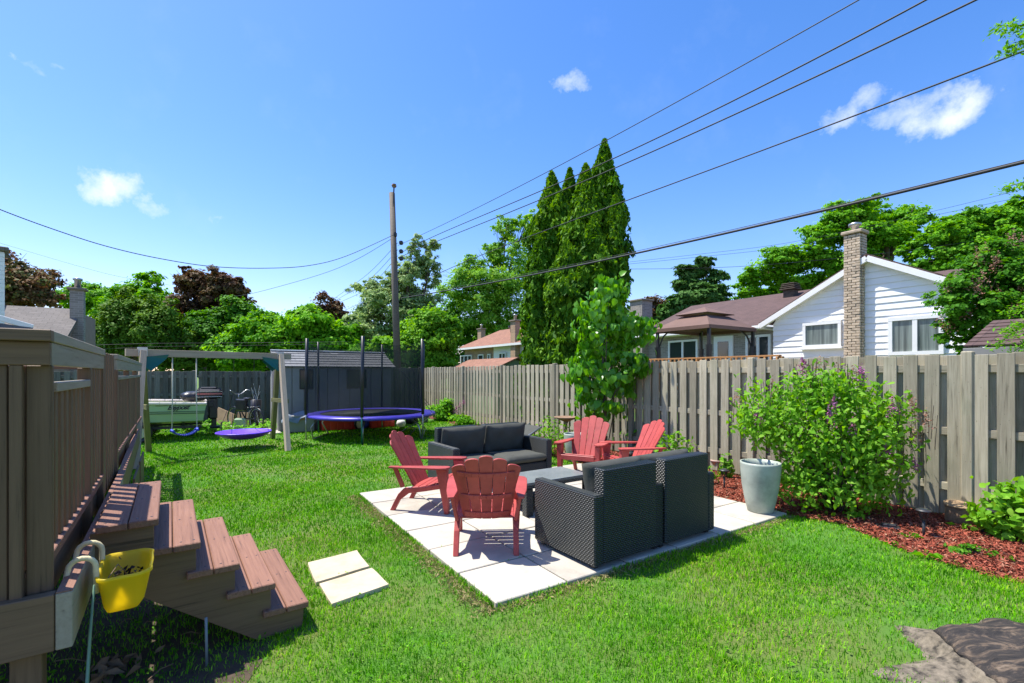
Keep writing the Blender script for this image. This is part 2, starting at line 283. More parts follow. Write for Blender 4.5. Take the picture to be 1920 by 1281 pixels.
# ---------------------------------------------------------------- mesh helpers
BOXF = [(0, 1, 3, 2), (4, 6, 7, 5), (0, 4, 5, 1), (2, 3, 7, 6), (0, 2, 6, 4), (1, 5, 7, 3)]
class MB:
    def __init__(s): s.v = []; s.f = []
    def add(s, vs, fs, Mx=None):
        k = len(s.v)
        for v in vs:
            v = Vector(v); s.v.append(tuple(Mx @ v if Mx else v))
        for f in fs: s.f.append(tuple(i + k for i in f))
        return s
    def box(s, c, size, Mx=None, ch=0):
        hx, hy, hz = [a / 2 for a in size]; c = Vector(c)
        if ch <= 0:
            vs = [c + Vector((x * hx, y * hy, z * hz)) for x in (-1, 1) for y in (-1, 1) for z in (-1, 1)]
            return s.add(vs, BOXF, Mx)
        ch = min(ch, hx * .8, hy * .8, hz * .8)
        vs = []; idx = {}
        for x in (-1, 1):
            for y in (-1, 1):
                for z in (-1, 1):
                    for a in range(3):
                        e = [hx - ch, hy - ch, hz - ch]; e[a] = (hx, hy, hz)[a]
                        idx[(x, y, z, a)] = len(vs); vs.append(c + Vector((x * e[0], y * e[1], z * e[2])))
        fs = []
        for a in range(3):
            b, d = (a + 1) % 3, (a + 2) % 3
            for sg in (-1, 1):
                q = []
                for (p, r) in ((-1, -1), (1, -1), (1, 1), (-1, 1)):
                    t = [0, 0, 0]; t[a] = sg; t[b] = p; t[d] = r; q.append(idx[(*t, a)])
                fs.append(tuple(q if sg > 0 else q[::-1]))
            for p in (-1, 1):
                for r in (-1, 1):
                    t0 = [0, 0, 0]; t0[a] = -1; t0[b] = p; t0[d] = r; t1 = list(t0); t1[a] = 1
                    q = (idx[(*t0, b)], idx[(*t1, b)], idx[(*t1, d)], idx[(*t0, d)])
                    fs.append(q if p * r > 0 else q[::-1])
        for x in (-1, 1):
            for y in (-1, 1):
                for z in (-1, 1):
                    q = tuple(idx[(x, y, z, a)] for a in range(3)); fs.append(q if x * y * z > 0 else q[::-1])
        return s.add(vs, fs, Mx)
    def beam(s, p, q, w, h, up=(0, 0, 1), ch=0):
        Mx, Ln = frame(p, q, up); return s.box((Ln / 2, 0, 0), (Ln, w, h), Mx, ch)
    def tube(s, pts, r, n=8, cap=True):
        pts = [Vector(p) for p in pts]; k = len(s.v); m = len(pts); rr = r if hasattr(r, '__len__') else [r] * m
        a = None
        for i, p in enumerate(pts):
            d = (pts[min(i + 1, m - 1)] - pts[max(i - 1, 0)]).normalized()
            if a is None: a = d.orthogonal().normalized()
            else: a = (a - d * a.dot(d)).normalized()
            b = d.cross(a)
            for j in range(n):
                t = 2 * math.pi * j / n; s.v.append(tuple(p + (a * math.cos(t) + b * math.sin(t)) * rr[i]))
        for i in range(m - 1):
            for j in range(n): s.f.append((k + i * n + j, k + i * n + (j + 1) % n, k + (i + 1) * n + (j + 1) % n, k + (i + 1) * n + j))
        if cap:
            s.f.append(tuple(k + j for j in range(n))[::-1]); s.f.append(tuple(k + (m - 1) * n + j for j in range(n)))
        return s
    def lathe(s, prof, n=24, c=(0, 0, 0), wob=None, cap=True):
        k = len(s.v); c = Vector(c)
        for i, (r, z) in enumerate(prof):
            for j in range(n):
                t = 2 * math.pi * j / n; q = r * (wob(t, z) if wob else 1)
                s.v.append(tuple(c + Vector((q * math.cos(t), q * math.sin(t), z))))
        for i in range(len(prof) - 1):
            for j in range(n): s.f.append((k + i * n + j, k + i * n + (j + 1) % n, k + (i + 1) * n + (j + 1) % n, k + (i + 1) * n + j))
        if cap and prof[0][0] > 1e-4: s.f.append(tuple(k + j for j in range(n))[::-1])
        if cap and prof[-1][0] > 1e-4: s.f.append(tuple(k + (len(prof) - 1) * n + j for j in range(n)))
        return s
    def prism(s, poly, t, Mx=None):      # polygon in local XY, thickness t along Z
        n = len(poly); area = sum(poly[i][0] * poly[(i + 1) % n][1] - poly[(i + 1) % n][0] * poly[i][1] for i in range(n))
        if area < 0: poly = poly[::-1]
        vs = [(x, y, -t / 2) for x, y in poly] + [(x, y, t / 2) for x, y in poly]
        fs = [tuple(range(n))[::-1], tuple(range(n, 2 * n))] + [(i, (i + 1) % n, n + (i + 1) % n, n + i) for i in range(n)]
        return s.add(vs, fs, Mx)
    def mesh(s, name, mat, smooth=False):
        me = bpy.data.meshes.new(name); me.from_pydata(s.v, [], s.f)
        if mat: me.materials.append(mat)
        if smooth: me.polygons.foreach_set('use_smooth', [True] * len(me.polygons))
        me.update(); return me
    def build(s, name, mat, parent=None, smooth=False, loc=(0, 0, 0), rot=(0, 0, 0), bevel=0):
        o = link(name, s.mesh(name, mat, smooth), parent); o.location = loc; o.rotation_euler = rot
        if bevel:
            b = o.modifiers.new('bevel', 'BEVEL'); b.width = bevel; b.segments = 2; b.limit_method = 'ANGLE'; b.angle_limit = R(40)
        return o
def link(name, me, parent=None):
    o = bpy.data.objects.new(name, me); S.collection.objects.link(o)
    if parent: o.parent = parent
    return o
def frame(p, q, up=(0, 0, 1)):
    p = Vector(p); q = Vector(q); d = q - p; Ln = d.length; d.normalize(); up = Vector(up)
    y = up.cross(d)
    if y.length < 1e-4: y = Vector((0, 1, 0)).cross(d)
    y.normalize(); z = d.cross(y)
    m = Matrix.Identity(4)
    for i, a in enumerate((d, y, z)):
        for j in range(3): m[j][i] = a[j]
    m.translation = p; return m, Ln
CACHE = {}
def plank(name, p, q, w, h, mat, parent=None, up=(0, 0, 1), ch=.003, mat2=None):
    """a board from p to q (local X), w across, h thick towards up"""
    Mx, Ln = frame(p, q, up); key = (round(Ln, 3), round(w, 4), round(h, 4), mat.name, round(ch, 4), mat2.name if mat2 else '')
    if key not in CACHE:
        CACHE[key] = MB().box((Ln / 2, 0, 0), (Ln, w, h), None, ch).mesh(name, mat)
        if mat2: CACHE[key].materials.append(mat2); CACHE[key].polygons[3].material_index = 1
    o = link(name, CACHE[key], parent); o.matrix_basis = Mx; return o
def thing(name, label, cat, loc=(0, 0, 0), rotz=0, group=None):
    o = link(name, None); o.empty_display_size = .2; o.location = loc; o.rotation_euler = (0, 0, rotz)
    tag(o, label, cat, group); return o
def tag(o, label, cat, group=None):
    o['label'] = label; o['category'] = cat
    if group: o['group'] = group
    return o
def struct(o): o['kind'] = 'structure'; return o
def stuff(o, label=None, cat=None):
    o['kind'] = 'stuff'
    if label: o['label'] = label
    if cat: o['category'] = cat
    return o
def dup(root, loc, rotz, label, group=None):
    r = root.copy(); S.collection.objects.link(r); r.location = loc; r.rotation_euler = (0, 0, rotz); r['label'] = label
    if group: r['group'] = group
    for ch in list(root.children):
        c = ch.copy(); S.collection.objects.link(c); c.parent = r
        for g in list(ch.children):
            e = g.copy(); S.collection.objects.link(e); e.parent = c
    return r
def npmesh(name, verts, faces_flat, per, mat, rnd=None, smooth=False):
    """verts (n,3); faces_flat int array of nf*per indices"""
    me = bpy.data.meshes.new(name); nf = len(faces_flat) // per
    me.vertices.add(len(verts)); me.vertices.foreach_set('co', np.asarray(verts, np.float32).ravel())
    me.loops.add(nf * per); me.loops.foreach_set('vertex_index', np.asarray(faces_flat, np.int32))
    me.polygons.add(nf); me.polygons.foreach_set('loop_start', np.arange(0, nf * per, per, dtype=np.int32)); me.polygons.foreach_set('loop_total', np.full(nf, per, np.int32))
    if smooth: me.polygons.foreach_set('use_smooth', np.ones(nf, bool))
    me.update(calc_edges=True)
    if rnd is not None:
        a = me.attributes.new('rnd', 'FLOAT', 'FACE'); a.data.foreach_set('value', np.asarray(rnd, np.float32))
    me.materials.append(mat); return me
def rnorm(n): 
    a = RNG.normal(size=(n, 3)); return a / np.linalg.norm(a, axis=1, keepdims=True)
def leaves_mesh(name, pos, nrm, size, mat, aspect=1.7, fold=.18, jitter=.35, droop=None, rnd=None):
    """one folded 4-corner leaf (two triangles) at each position"""
    n = len(pos); nrm = nrm + RNG.normal(size=(n, 3)) * jitter; nrm /= np.linalg.norm(nrm, axis=1, keepdims=True)
    t = rnorm(n) if droop is None else rnorm(n) * .55 + np.array(droop); t -= nrm * (t * nrm).sum(1, keepdims=True); t /= np.linalg.norm(t, axis=1, keepdims=True) + 1e-9
    b = np.cross(nrm, t); sz = (size * RNG.uniform(.6, 1.35, n))[:, None]
    l = sz * aspect * .5; w = sz * .5
    v = np.stack([pos - t * l, pos + b * w + nrm * sz * fold + t * l * .1, pos + t * l, pos - b * w + nrm * sz * fold + t * l * .1], 1).reshape(-1, 3)
    k = np.arange(n)[:, None] * 4; f = np.concatenate([k, k + 1, k + 2, k, k + 2, k + 3], 1).ravel()
    return npmesh(name, v, f, 3, mat, np.repeat(RNG.uniform(size=n) if rnd is None else np.clip(.62 * rnd + .38 * RNG.uniform(size=n), 0, .999), 2))
LASTC = [None]
def crown_points(blobs, n, clump=.22, shell=.55, ncl=None):
    """blobs: (centre, radii) ; clumps are seeded near the surface of every blob, leaves scatter about them"""
    vol = np.array([b[1][0] * b[1][1] * b[1][2] for b in blobs]) ** .72; vol /= vol.sum()
    P = []; Q = []; Cc = []
    for (c, r), w in zip(blobs, vol):
        k = max(8, int(n * w)); r = np.array(r); c = np.array(c)
        m = max(5, int(k / 55)) if ncl is None else max(4, int(ncl * w))
        d = rnorm(m); cc = d * (shell + (1.04 - shell) * RNG.uniform(size=(m, 1)) ** .6)
        i = RNG.integers(0, m, k); Cc.append(RNG.uniform(size=m)[i]); off = RNG.normal(size=(k, 3)) * clump * RNG.uniform(.5, 1.15, (m, 1))[i]
        off[:, 2] *= .75
        p = cc[i] + off
        P.append(c + p * r); nn = d[i] * .75 + np.array([0, 0, .75]) + off * 1.2; Q.append(nn / np.linalg.norm(nn, axis=1, keepdims=True))
    LASTC[0] = np.concatenate(Cc); return np.concatenate(P), np.concatenate(Q)
def limbs(mb, base, blobs, r0, n=7, k=6):
    base = Vector(base)
    for (c, r) in blobs[:k]:
        c = Vector([float(x) for x in c]); mid = base.lerp(c, .5) + Vector((random.uniform(-.1, .1), random.uniform(-.1, .1), .12)) * (c - base).length
        mb.tube([base, mid, c + Vector((0, 0, float(r[2]) * .4))], [r0, r0 * .6, r0 * .16], 6)
        for q in range(n):
            e = c + Vector((random.uniform(-1, 1) * r[0], random.uniform(-1, 1) * r[1], random.uniform(-.4, 1) * r[2])) * .85
            mb.tube([mid.lerp(c, random.uniform(.2, .9)), mid.lerp(e, .6) + Vector((0, 0, .1)), e], [r0 * .35, r0 * .2, r0 * .06], 4, False)
def tree(name, label, cat, Y, pix, leaf, n, mat, trunk_px=None, group=None, dy=.55, clump=.24, shell=.5, depth=1.0, trunk_r=None, aspect=1.5, ncl=None, base_z=0, limb_n=5, bark='bark', sub_n=8):
    """pix: crown lumps as (px, py, half width, half height) seen at distance Y; each gets its own depth"""
    s = Y / F; blobs = []; leaf *= .60; n = int(n * 2.25)
    for q in pix:
        px, py, rx = q[:3]; ry = q[3] if len(q) > 3 else rx
        d = q[4] if len(q) > 4 else random.uniform(-dy, dy)
        c = atY(px, py, Y); rr = (rx * s, min(rx, ry * 1.2) * s * depth, ry * s); c.y += d * rx * s
        blobs.append((tuple(c), rr))
    tp = trunk_px if trunk_px is not None else sum(q[0] for q in pix) / len(pix)
    base = Vector((ray(tp) * Y, Y, base_z)); T = thing(name, label, cat, base, 0, group)
    loc = np.array(base); bl = [(tuple(np.array(c) - loc), r) for c, r in blobs]
    top = max(c[2] for c, r in bl); low = min(c[2] - r[2] for c, r in bl); tr = trunk_r or max(.06, top * .02)
    mb = MB(); fork = Vector((0, 0, max(.3, low + (top - low) * .25)))
    mb.tube([(0, 0, 0), fork * .5 + Vector((tr * .5, 0, 0)), fork, Vector((0, 0, top * .8))], [tr * 1.3, tr, tr * .8, tr * .25], 10)
    limbs(mb, fork, bl, tr * .55, limb_n, 8); mb.build('trunk', M[bark], T, True)
    sb_ = []
    for c, r in bl:
        c = np.array(c); r = np.array(r); sb_.append((c, r * .80)); kk = sub_n
        for _ in range(kk):
            d = rnorm(1)[0]; q = RNG.uniform(.34, .56); f_ = RNG.uniform(.58, .88) if RNG.uniform() < .8 else RNG.uniform(.9, 1.10)
            sb_.append((c + d * r * f_, r * q * np.array([1.1, 1.1, .88])))
    P, Q = crown_points(sb_, n, clump * 1.15, shell, ncl)
    keep = P[:, 2] > .05; cl_ = LASTC[0][keep]; P = P[keep]; Q = Q[keep]
    link('crown', leaves_mesh('crown', P, Q, leaf, M[mat], aspect, rnd=cl_), T)
    return T, bl
def leaf_shape(name, mat, l=.07, w=.05, heart=False, fold=.12):
    n = 6; v = [(0, 0, 0)]; pts = []
    prof = [(.0, .0), (.12, .62), (.35, 1), (.62, .8), (.85, .36), (1, 0)] if not heart else [(0, .12), (.02, .75), (.22, 1.05), (.5, .95), (.78, .5), (1, 0)]
    mid = [(t * l, 0, -.25 * l * t * t) for t, _ in prof]; lf = [(t * l - (.06 * l if heart and i < 2 else 0), a * w / 2, a * w * fold - .25 * l * t * t) for i, (t, a) in enumerate(prof)]
    rt = [(x, -y, z) for x, y, z in lf]; v = mid + lf + rt; f = []
    for i in range(n - 1): f.append((i, i + 1, n + i + 1, n + i)); f.append((i + 1, i, 2 * n + i, 2 * n + i + 1))
    me = bpy.data.meshes.new(name); me.from_pydata(v, [], f); me.materials.append(mat); me.polygons.foreach_set('use_smooth', [True] * len(me.polygons)); return me
def scatter_leaves(T, P, Q, leafmesh, nmax, droop, scale=(.7, 1.3), name='leaf'):
    """the nearest nmax points become leaves of their own, returns a mask of the rest"""
    world = P + np.array(T.location); front = world[:, 1] - .25 * P[:, 2]; order = np.argsort(front + RNG.normal(size=len(P)) * .06); pick = order[:nmax]
    for i in pick:
        d = Vector(droop) + Vector(RNG.normal(size=3) * .45); nn = Vector(Q[i]) + Vector(RNG.normal(size=3) * .3)
        Mx, _ = frame((0, 0, 0), d, nn); s = random.uniform(*scale); o = link(name, leafmesh, T)
        Mx = Mx @ Matrix.Scale(s, 4); Mx.translation = Vector(P[i]); o.matrix_basis = Mx
    mk = np.ones(len(P), bool); mk[pick] = False; return mk
def joined_leaves(name, P, Q, leafmesh, mat, droop, scale=(.7, 1.3)):
    vs = np.array([v.co[:] for v in leafmesh.vertices]); fs = np.array([p.vertices[:] for p in leafmesh.polygons]); n = len(P)
    d = np.array(droop) + RNG.normal(size=(n, 3)) * .45; d /= np.linalg.norm(d, axis=1, keepdims=True)
    q = Q + RNG.normal(size=(n, 3)) * .3; y = np.cross(q, d); y /= np.linalg.norm(y, axis=1, keepdims=True) + 1e-9; z = np.cross(d, y)
    s = RNG.uniform(*scale, n)[:, None, None]
    V = P[:, None, :] + s * (vs[None, :, 0:1] * d[:, None, :] + vs[None, :, 1:2] * y[:, None, :] + vs[None, :, 2:3] * z[:, None, :])
    Fx = (fs[None] + (np.arange(n) * len(vs))[:, None, None]).reshape(-1)
    return npmesh(name, V.reshape(-1, 3), Fx, 4, mat, np.repeat(RNG.uniform(size=n), len(fs)), True)
def bush(name, label, cat, base, blobs, leafmesh, mat, n, nparts, droop=(0, 0, -.4), group=None, stems=6, clump=.25, shell=.35, scale=(.6, 1.3), stem_r=.012):
    T = thing(name, label, cat, base, random.uniform(0, 0), group)
    P, Q = crown_points(blobs, n, clump, shell, max(20, n // 9)); k = P[:, 2] > .02; P = P[k]; Q = Q[k]
    if nparts:
        mk = scatter_leaves(T, P, Q, leafmesh, nparts, droop, scale); P = P[mk]; Q = Q[mk]
    if len(P): 
        o = link('foliage', joined_leaves('foliage', P, Q, leafmesh, mat, droop, scale), T)
        if nparts: o['kind'] = 'stuff'
    mb = MB()
    for i in range(stems):
        c, r = random.choice(blobs); e = Vector([c[j] + random.uniform(-.7, .7) * r[j] for j in range(3)])
        a = Vector((random.uniform(-.06, .06), random.uniform(-.06, .06), 0)); mb.tube([a, a.lerp(e, .5) + Vector((0, 0, .15 * e.z)), e], [stem_r, stem_r * .7, stem_r * .25], 5)
    mb.build('stem', M['bark'], T, True); return T
# ================================================================ GROUND
g = MB(); g.add([(-250, -60, 0), (250, -60, 0), (250, 400, 0), (-250, 400, 0)], [(0, 1, 2, 3)]); struct(g.build('ground', M['ground']))
BED = [(5.6, -4), (5.32, .4), (5.25, 1.2), (5.36, 1.67), (5.55, 2.0), (5.72, 2.3), (5.62, 2.7), (5.53, 2.9), (5.52, 6.35), (5.62, 7.2), (6.0, 8.2), (6.3, 9.2), (6.5, 11), (6.62, 17.4)]
def bed_edge(V):
    for (u0, v0), (u1, v1) in zip(BED, BED[1:]):
        if v0 <= V <= v1: return u0 + (u1 - u0) * (V - v0) / (v1 - v0)
    return 9
mb = MB(); pl = [gw(u, v, .006) for u, v in BED] + [gw(7.0, 17.4, .006), gw(7.0, -4, .006)]; mb.add(pl, [tuple(range(len(pl)))[::-1]])
struct(mb.build('mulch_bed', M['mulch']))
# soil under the deck and steps
def dw(u, v, z=0): return DB * u + DA * v + Vector((0, 0, z))
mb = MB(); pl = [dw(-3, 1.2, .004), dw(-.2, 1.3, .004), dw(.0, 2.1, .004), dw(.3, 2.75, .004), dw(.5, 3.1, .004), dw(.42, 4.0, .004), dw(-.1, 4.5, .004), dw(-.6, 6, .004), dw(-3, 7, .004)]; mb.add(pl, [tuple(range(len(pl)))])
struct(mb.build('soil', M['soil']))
# patio: one thing, every slab a part
PU0, PU1, PV0, PV1 = 1.65, 5.49, 2.77, 6.31
patio = thing('patio', 'square patio of pale concrete slabs under the garden furniture', 'patio', gw(PU0, PV0), AP)
mb = MB(); mb.box(((PU1 - PU0) / 2, (PV1 - PV0) / 2, .0), (PU1 - PU0 - .03, PV1 - PV0 - .03, .03)); mb.build('sand_base', M['soil'], patio)
nu, nv = 6, 6; su, sv = (PU1 - PU0) / nu, (PV1 - PV0) / nv
slabm = MB().box((0, 0, 0), (su - .017, sv - .017, .045), None, .006).mesh('paving_slab', M['slab'])
for i in range(nu):
    for j in range(nv):
        o = link('paving_slab', slabm, patio); o.location = ((i + .5) * su, (j + .5) * sv, .016 + random.uniform(-.003, .003)); o.rotation_euler = (random.uniform(-.004, .004), random.uniform(-.004, .004), random.uniform(-.004, .004))
# two flagstones by the steps
QS = [[(577, 1057), (669, 1034), (692, 1064), (592, 1095)], [(598, 1097), (697, 1067), (730, 1098), (622, 1135)]]
for q, lb in zip(QS, ['cream flagstone in the lawn, the one farther from the lens and nearer the patio furniture', 'cream flagstone in the lawn, the larger one below the other']):
    P = [at(x, y, .02) for x, y in q]; c = sum(P, Vector()) / 4; mb = MB(); pts = []
    for a, b_ in zip(P, P[1:] + P[:1]):
        for t in (0, .25, .5, .75): 
            p = a.lerp(b_, t) - c; pts.append((p.x * (1 + random.uniform(-.018, .018)), p.y * (1 + random.uniform(-.018, .018))))
    mb.prism(pts, .04); o = mb.build('flagstone', M['flagstone'], None, bevel=.004); o.location = (c.x, c.y, .012)
    tag(o, lb, 'flagstone', 'flagstones between steps and patio')
tag(bpy.data.objects['flagstone'], 'cream flagstone in the lawn, upper and smaller of the pair', 'flagstone')
bpy.data.objects['flagstone.001']['label'] = 'cream flagstone in the lawn, lower and larger of the pair'
STONES = [[at(x, y, 0) for x, y in q] for q in QS]
# ================================================================ LAWN BLADES
def inpoly(x, y, poly):
    r = np.zeros(len(x), bool); n = len(poly)
    for i in range(n):
        x0, y0 = poly[i][0], poly[i][1]; x1, y1 = poly[(i + 1) % n][0], poly[(i + 1) % n][1]
        c = ((y0 > y) != (y1 > y)) & (x < (x1 - x0) * (y - y0) / (y1 - y0 + 1e-12) + x0); r ^= c
    return r
def blades(zones):
    PX, PY, LN, WD = [], [], [], []
    for (y0, y1, dens, ln, wd) in zones:
        xm = 1.18 * y1 + .6; n = int(dens * (y1 - y0) * 2 * xm); x = RNG.uniform(-xm, xm, n); y = RNG.uniform(y0, y1, n)
        k = np.abs(x) < 1.18 * y + .6
        U = x * .841 + y * .541; V = -x * .541 + y * .841; e = np.interp(V, [v for u, v in BED], [u for u, v in BED]) + RNG.normal(size=n) * .05
        k &= U < e; k &= ~((U > PU0 + .0) & (U < PU1 + .0) & (V > PV0 + .0) & (V < PV1 + .0)); k &= V < 17.3
        for st in STONES: k &= ~inpoly(x, y, st)
        u = x * .808 + y * .589; v = -x * .589 + y * .808
        soil = (u < .42 + .08 * RNG.normal(size=n)) & (v < 4.6) & (v > 1.0) & (u < .05 + .45 * (v - 1.6)); k &= ~soil | (RNG.uniform(size=n) < .30)
        k &= ~((u < -.5) & (v > 4.6) & (v < 8) & (RNG.uniform(size=n) > .4))
        shed = (U > 1.45) & (U < 4.8) & (V > 14.2) & (V < 16.6); k &= ~shed
        # worn ground near the stump and thin patches
        d = np.hypot((x - 2.2) / 1.0, (y - 2.75) / .35); k &= ~((d < 1) & (RNG.uniform(size=n) < .55))
        k &= ~(np.hypot((x - 3.0) / .55, (y - 2.45) / .27) < 1)
        sp = np.sin(x * 2.1 + 1.3 * np.sin(y * 1.7)) * np.sin(y * 2.6 + 1.1 * np.sin(x * 1.3)); k &= RNG.uniform(size=n) < .82 + .25 * sp
        fr = (V > 12.4) & (U < 1.4) & (RNG.uniform(size=n) < .35); 
        x, y, sp, fr = x[k], y[k], sp[k], fr[k]; m = len(x)
        PX.append(x); PY.append(y); LN.append(ln * RNG.uniform(.55, 1.3, m) * (1 + .22 * sp)); WD.append(np.full(m, wd) * RNG.uniform(.7, 1.3, m))
    x = np.concatenate(PX); y = np.concatenate(PY); ln = np.concatenate(LN); wd = np.concatenate(WD); n = len(x)
    a = RNG.uniform(0, 2 * np.pi, n); lean = RNG.uniform(.15, 1.0, n); ba = RNG.uniform(0, 2 * np.pi, n)
    dx, dy = np.cos(a) * wd / 2, np.sin(a) * wd / 2; hx, hy = np.cos(ba) * lean, np.sin(ba) * lean
    z = np.zeros(n); P = np.stack([x, y, z], 1)
    A = P + np.stack([dx, dy, z], 1); B = P - np.stack([dx, dy, z], 1)
    mid = P + np.stack([hx * ln * .25, hy * ln * .25, ln * .55], 1); C = mid + np.stack([dx, dy, z], 1) * .8; D = mid - np.stack([dx, dy, z], 1) * .8
    T_ = P + np.stack([hx * ln * .8, hy * ln * .8, ln * (1 - .35 * lean)], 1)
    v = np.stack([A, B, D, C, T_], 1).reshape(-1, 3); k = np.arange(n)[:, None] * 5
    f = np.concatenate([k, k + 1, k + 2, k, k + 2, k + 3, k + 3, k + 2, k + 4], 1).ravel()
    return npmesh('grass', v, f, 3, M['grass'], np.repeat(RNG.uniform(size=n), 3))
go = link('grass', blades([(1.9, 3.2, 9500, .036, .0042), (3.2, 4.6, 6200, .037, .0052), (4.6, 7, 3300, .038, .0082), (7, 10, 1650, .040, .0125), (10, 16, 700, .046, .020)]))
stuff(go, 'green lawn grass with a few dry patches', 'grass')
# broad-leaved clover in the lawn
n = 2400; x = RNG.uniform(-3, 4.5, n); y = RNG.uniform(2.1, 6, n); U = x * .841 + y * .541; V = -x * .541 + y * .841
k = (U < np.interp(V, [v for u, v in BED], [u for u, v in BED]) - .1) & ~((U > PU0 - .05) & (U < PU1) & (V > PV0 - .05) & (V < PV1)) & (np.abs(x) < 1.1 * y) & (np.sin(x * 3) * np.sin(y * 4.1) > .1)
u = x * .808 + y * .589; k &= u > .6
for st in STONES: k &= ~inpoly(x, y, st)
k &= ~(np.hypot((x - 3.0) / .55, (y - 2.45) / .27) < 1)
P = np.stack([x[k], y[k], RNG.uniform(.02, .035, k.sum())], 1)
stuff(link('clover', leaves_mesh('clover', np.repeat(P, 3, 0) + RNG.normal(size=(3 * k.sum(), 3)) * [.008, .008, .003], np.tile([0, 0, 1.], (3 * k.sum(), 1)), .014, M['lf_bright'], 1.1, .05)), 'clover leaves mixed into the lawn', 'clover')
# mulch chips
n = 70000; V = RNG.uniform(-1.2, 9.5, n) ; V = np.where(RNG.uniform(size=n) < .5, RNG.uniform(-1, 4.2, n), V); e = np.interp(V, [v for u, v in BED], [u for u, v in BED]); U = e - .07 + (6.95 - e + .1) * RNG.uniform(size=n) ** .9
x = U * .841 - V * .541; y = U * .541 + V * .841
P = np.stack([x, y, .012 + .02 * RNG.uniform(size=n)], 1); P = P[~((U > PU0) & (U < PU1) & (V > PV0) & (V < PV1))]
stuff(link('mulch', leaves_mesh('mulch', P, np.tile([0, 0, 1.], (len(P), 1)), .0135, M['chip'], 3.4, .12, .45)), 'red shredded bark mulch', 'mulch')
# straw-dry blades along the patio edge
n = 5200; t = RNG.uniform(PV0 - .05, PV1, n); d = np.abs(RNG.normal(size=n)) * .09; U = PU0 - .01 - d; V = t
h = n // 3; U[:h] = RNG.uniform(PU0, PU1, h); V[:h] = PV0 - .01 - d[:h] * .45
x = U * .841 - V * .541; y = U * .541 + V * .841; P = np.stack([x, y, RNG.uniform(.005, .025, n)], 1)
stuff(link('dry_grass', leaves_mesh('dry_grass', P, rnorm(n) + [0, 0, .8], .007, leafmat('straw', G((.24, .19, .08), (.36, .30, .14), (.14, .16, .04)), .2), 7, .0, .5)), 'dry straw-coloured grass along the patio edge', 'grass')

n = 2600; e_ = RNG.integers(0, 4, n); t = RNG.uniform(0, 1, n); d = np.abs(RNG.normal(size=n)) * .025 + .004
U = np.choose(e_, [PU0 - d, PU0 + t * (PU1 - PU0), PU0 + t * (PU1 - PU0), PU0 - d]); V = np.choose(e_, [PV0 + t * (PV1 - PV0), PV0 - d, PV1 + d, PV0 + t * (PV1 - PV0)])
k = np.sin(U * 5 + V * 4) > -.4; U, V = U[k], V[k]; P = np.stack([U * .841 - V * .541, U * .541 + V * .841, RNG.uniform(.02, .035, len(U))], 1)
stuff(link('edge_grass', leaves_mesh('edge_grass', P, rnorm(len(P)) * [1, 1, .2], .0065, M['grass'], 9, .0, .3, (0, 0, 1.6))), 'longer grass growing against the patio edge', 'grass')
# ================================================================ FENCES
def fence(name, label, org, rz, length, ztop, m, posts, ncap=True, dz=None, pitch=.198, skip=None, group=None):
    T = thing(name, label, 'fence', org, rz, group); x = 0; i = 0
    while x < length:
        zt = ztop if dz is None else dz(x)
        for side in (0, 1):
            xx = x + (pitch / 2 if side else 0); yy = -.029 if side else .029
            if any(abs(xx - p) < .075 for p in posts) and not side: continue
            j = random.uniform(-.012, .012); l = random.uniform(-.006, .006)
            w = .134 if random.random() < .8 else .126
            plank('board', (xx + l, yy, random.choice((.03, .04, .05))), (xx, yy + random.uniform(-.004, .004), zt + round(j, 2)), w, .018, m, T, (0, 1, 0), .003)
        x += pitch; i += 1
    for z in (.35, .97, ztop - .16):
        a = 0
        while a < length:
            b_ = min(length, a + 2.44)
            zt = z if (dz is None or z < 1.2) else dz((a + b_) / 2) - .16
            plank('rail', (a + .01, 0, zt), (b_ - .01, 0, zt), .038, .085, m, T); a += 2.44
    for p in posts:
        zt = ztop if dz is None else dz(p)
        plank('post', (p, .012, 0), (p, .012, zt + .03), .10, .09, m, T, (0, 1, 0), .01)
    return T
FO = Vector((4.71, 5.6, 0)) - D1 * 4.4      # start of the long fence, 4.4 m before the reference point
FU, FV = uv_of(FO)
posts = [4.4 - .54 + 2.44 * k for k in range(-1, 8)]
fence('board_fence', 'long weathered grey board-on-board fence along the right of the garden', FO, math.atan2(.841, -.541), 17.42 - FV, 1.83, M['fence'], posts)
BC = gw(FU, 17.5)
fence('board_fence', 'dark old board fence closing the far end behind shed and boat', BC, math.atan2(-.541, -.841), 12.5, 1.83, M['fence_dark'], [.05, 2.5, 4.9, 7.4, 9.8, 12.3], dz=lambda x: 1.83 if x < 2.6 else 1.68)

# ================================================================ DECK, GUARD RAIL AND STEPS (deck frame)
deck = thing('deck', 'brown painted wooden deck with taupe guard rail at the left edge', 'deck', (0, 0, 0), AD)
B, TP = M['deck_brown'], M['deck_taupe']
fl = .84
# floor boards run across
v = 2.60
while v < 10.4:
    plank('floor_board', (-2.6, v + .07, fl - .019), (-.44, v + .07, fl - .019), .138, .038, M['tread'], deck); v += .143
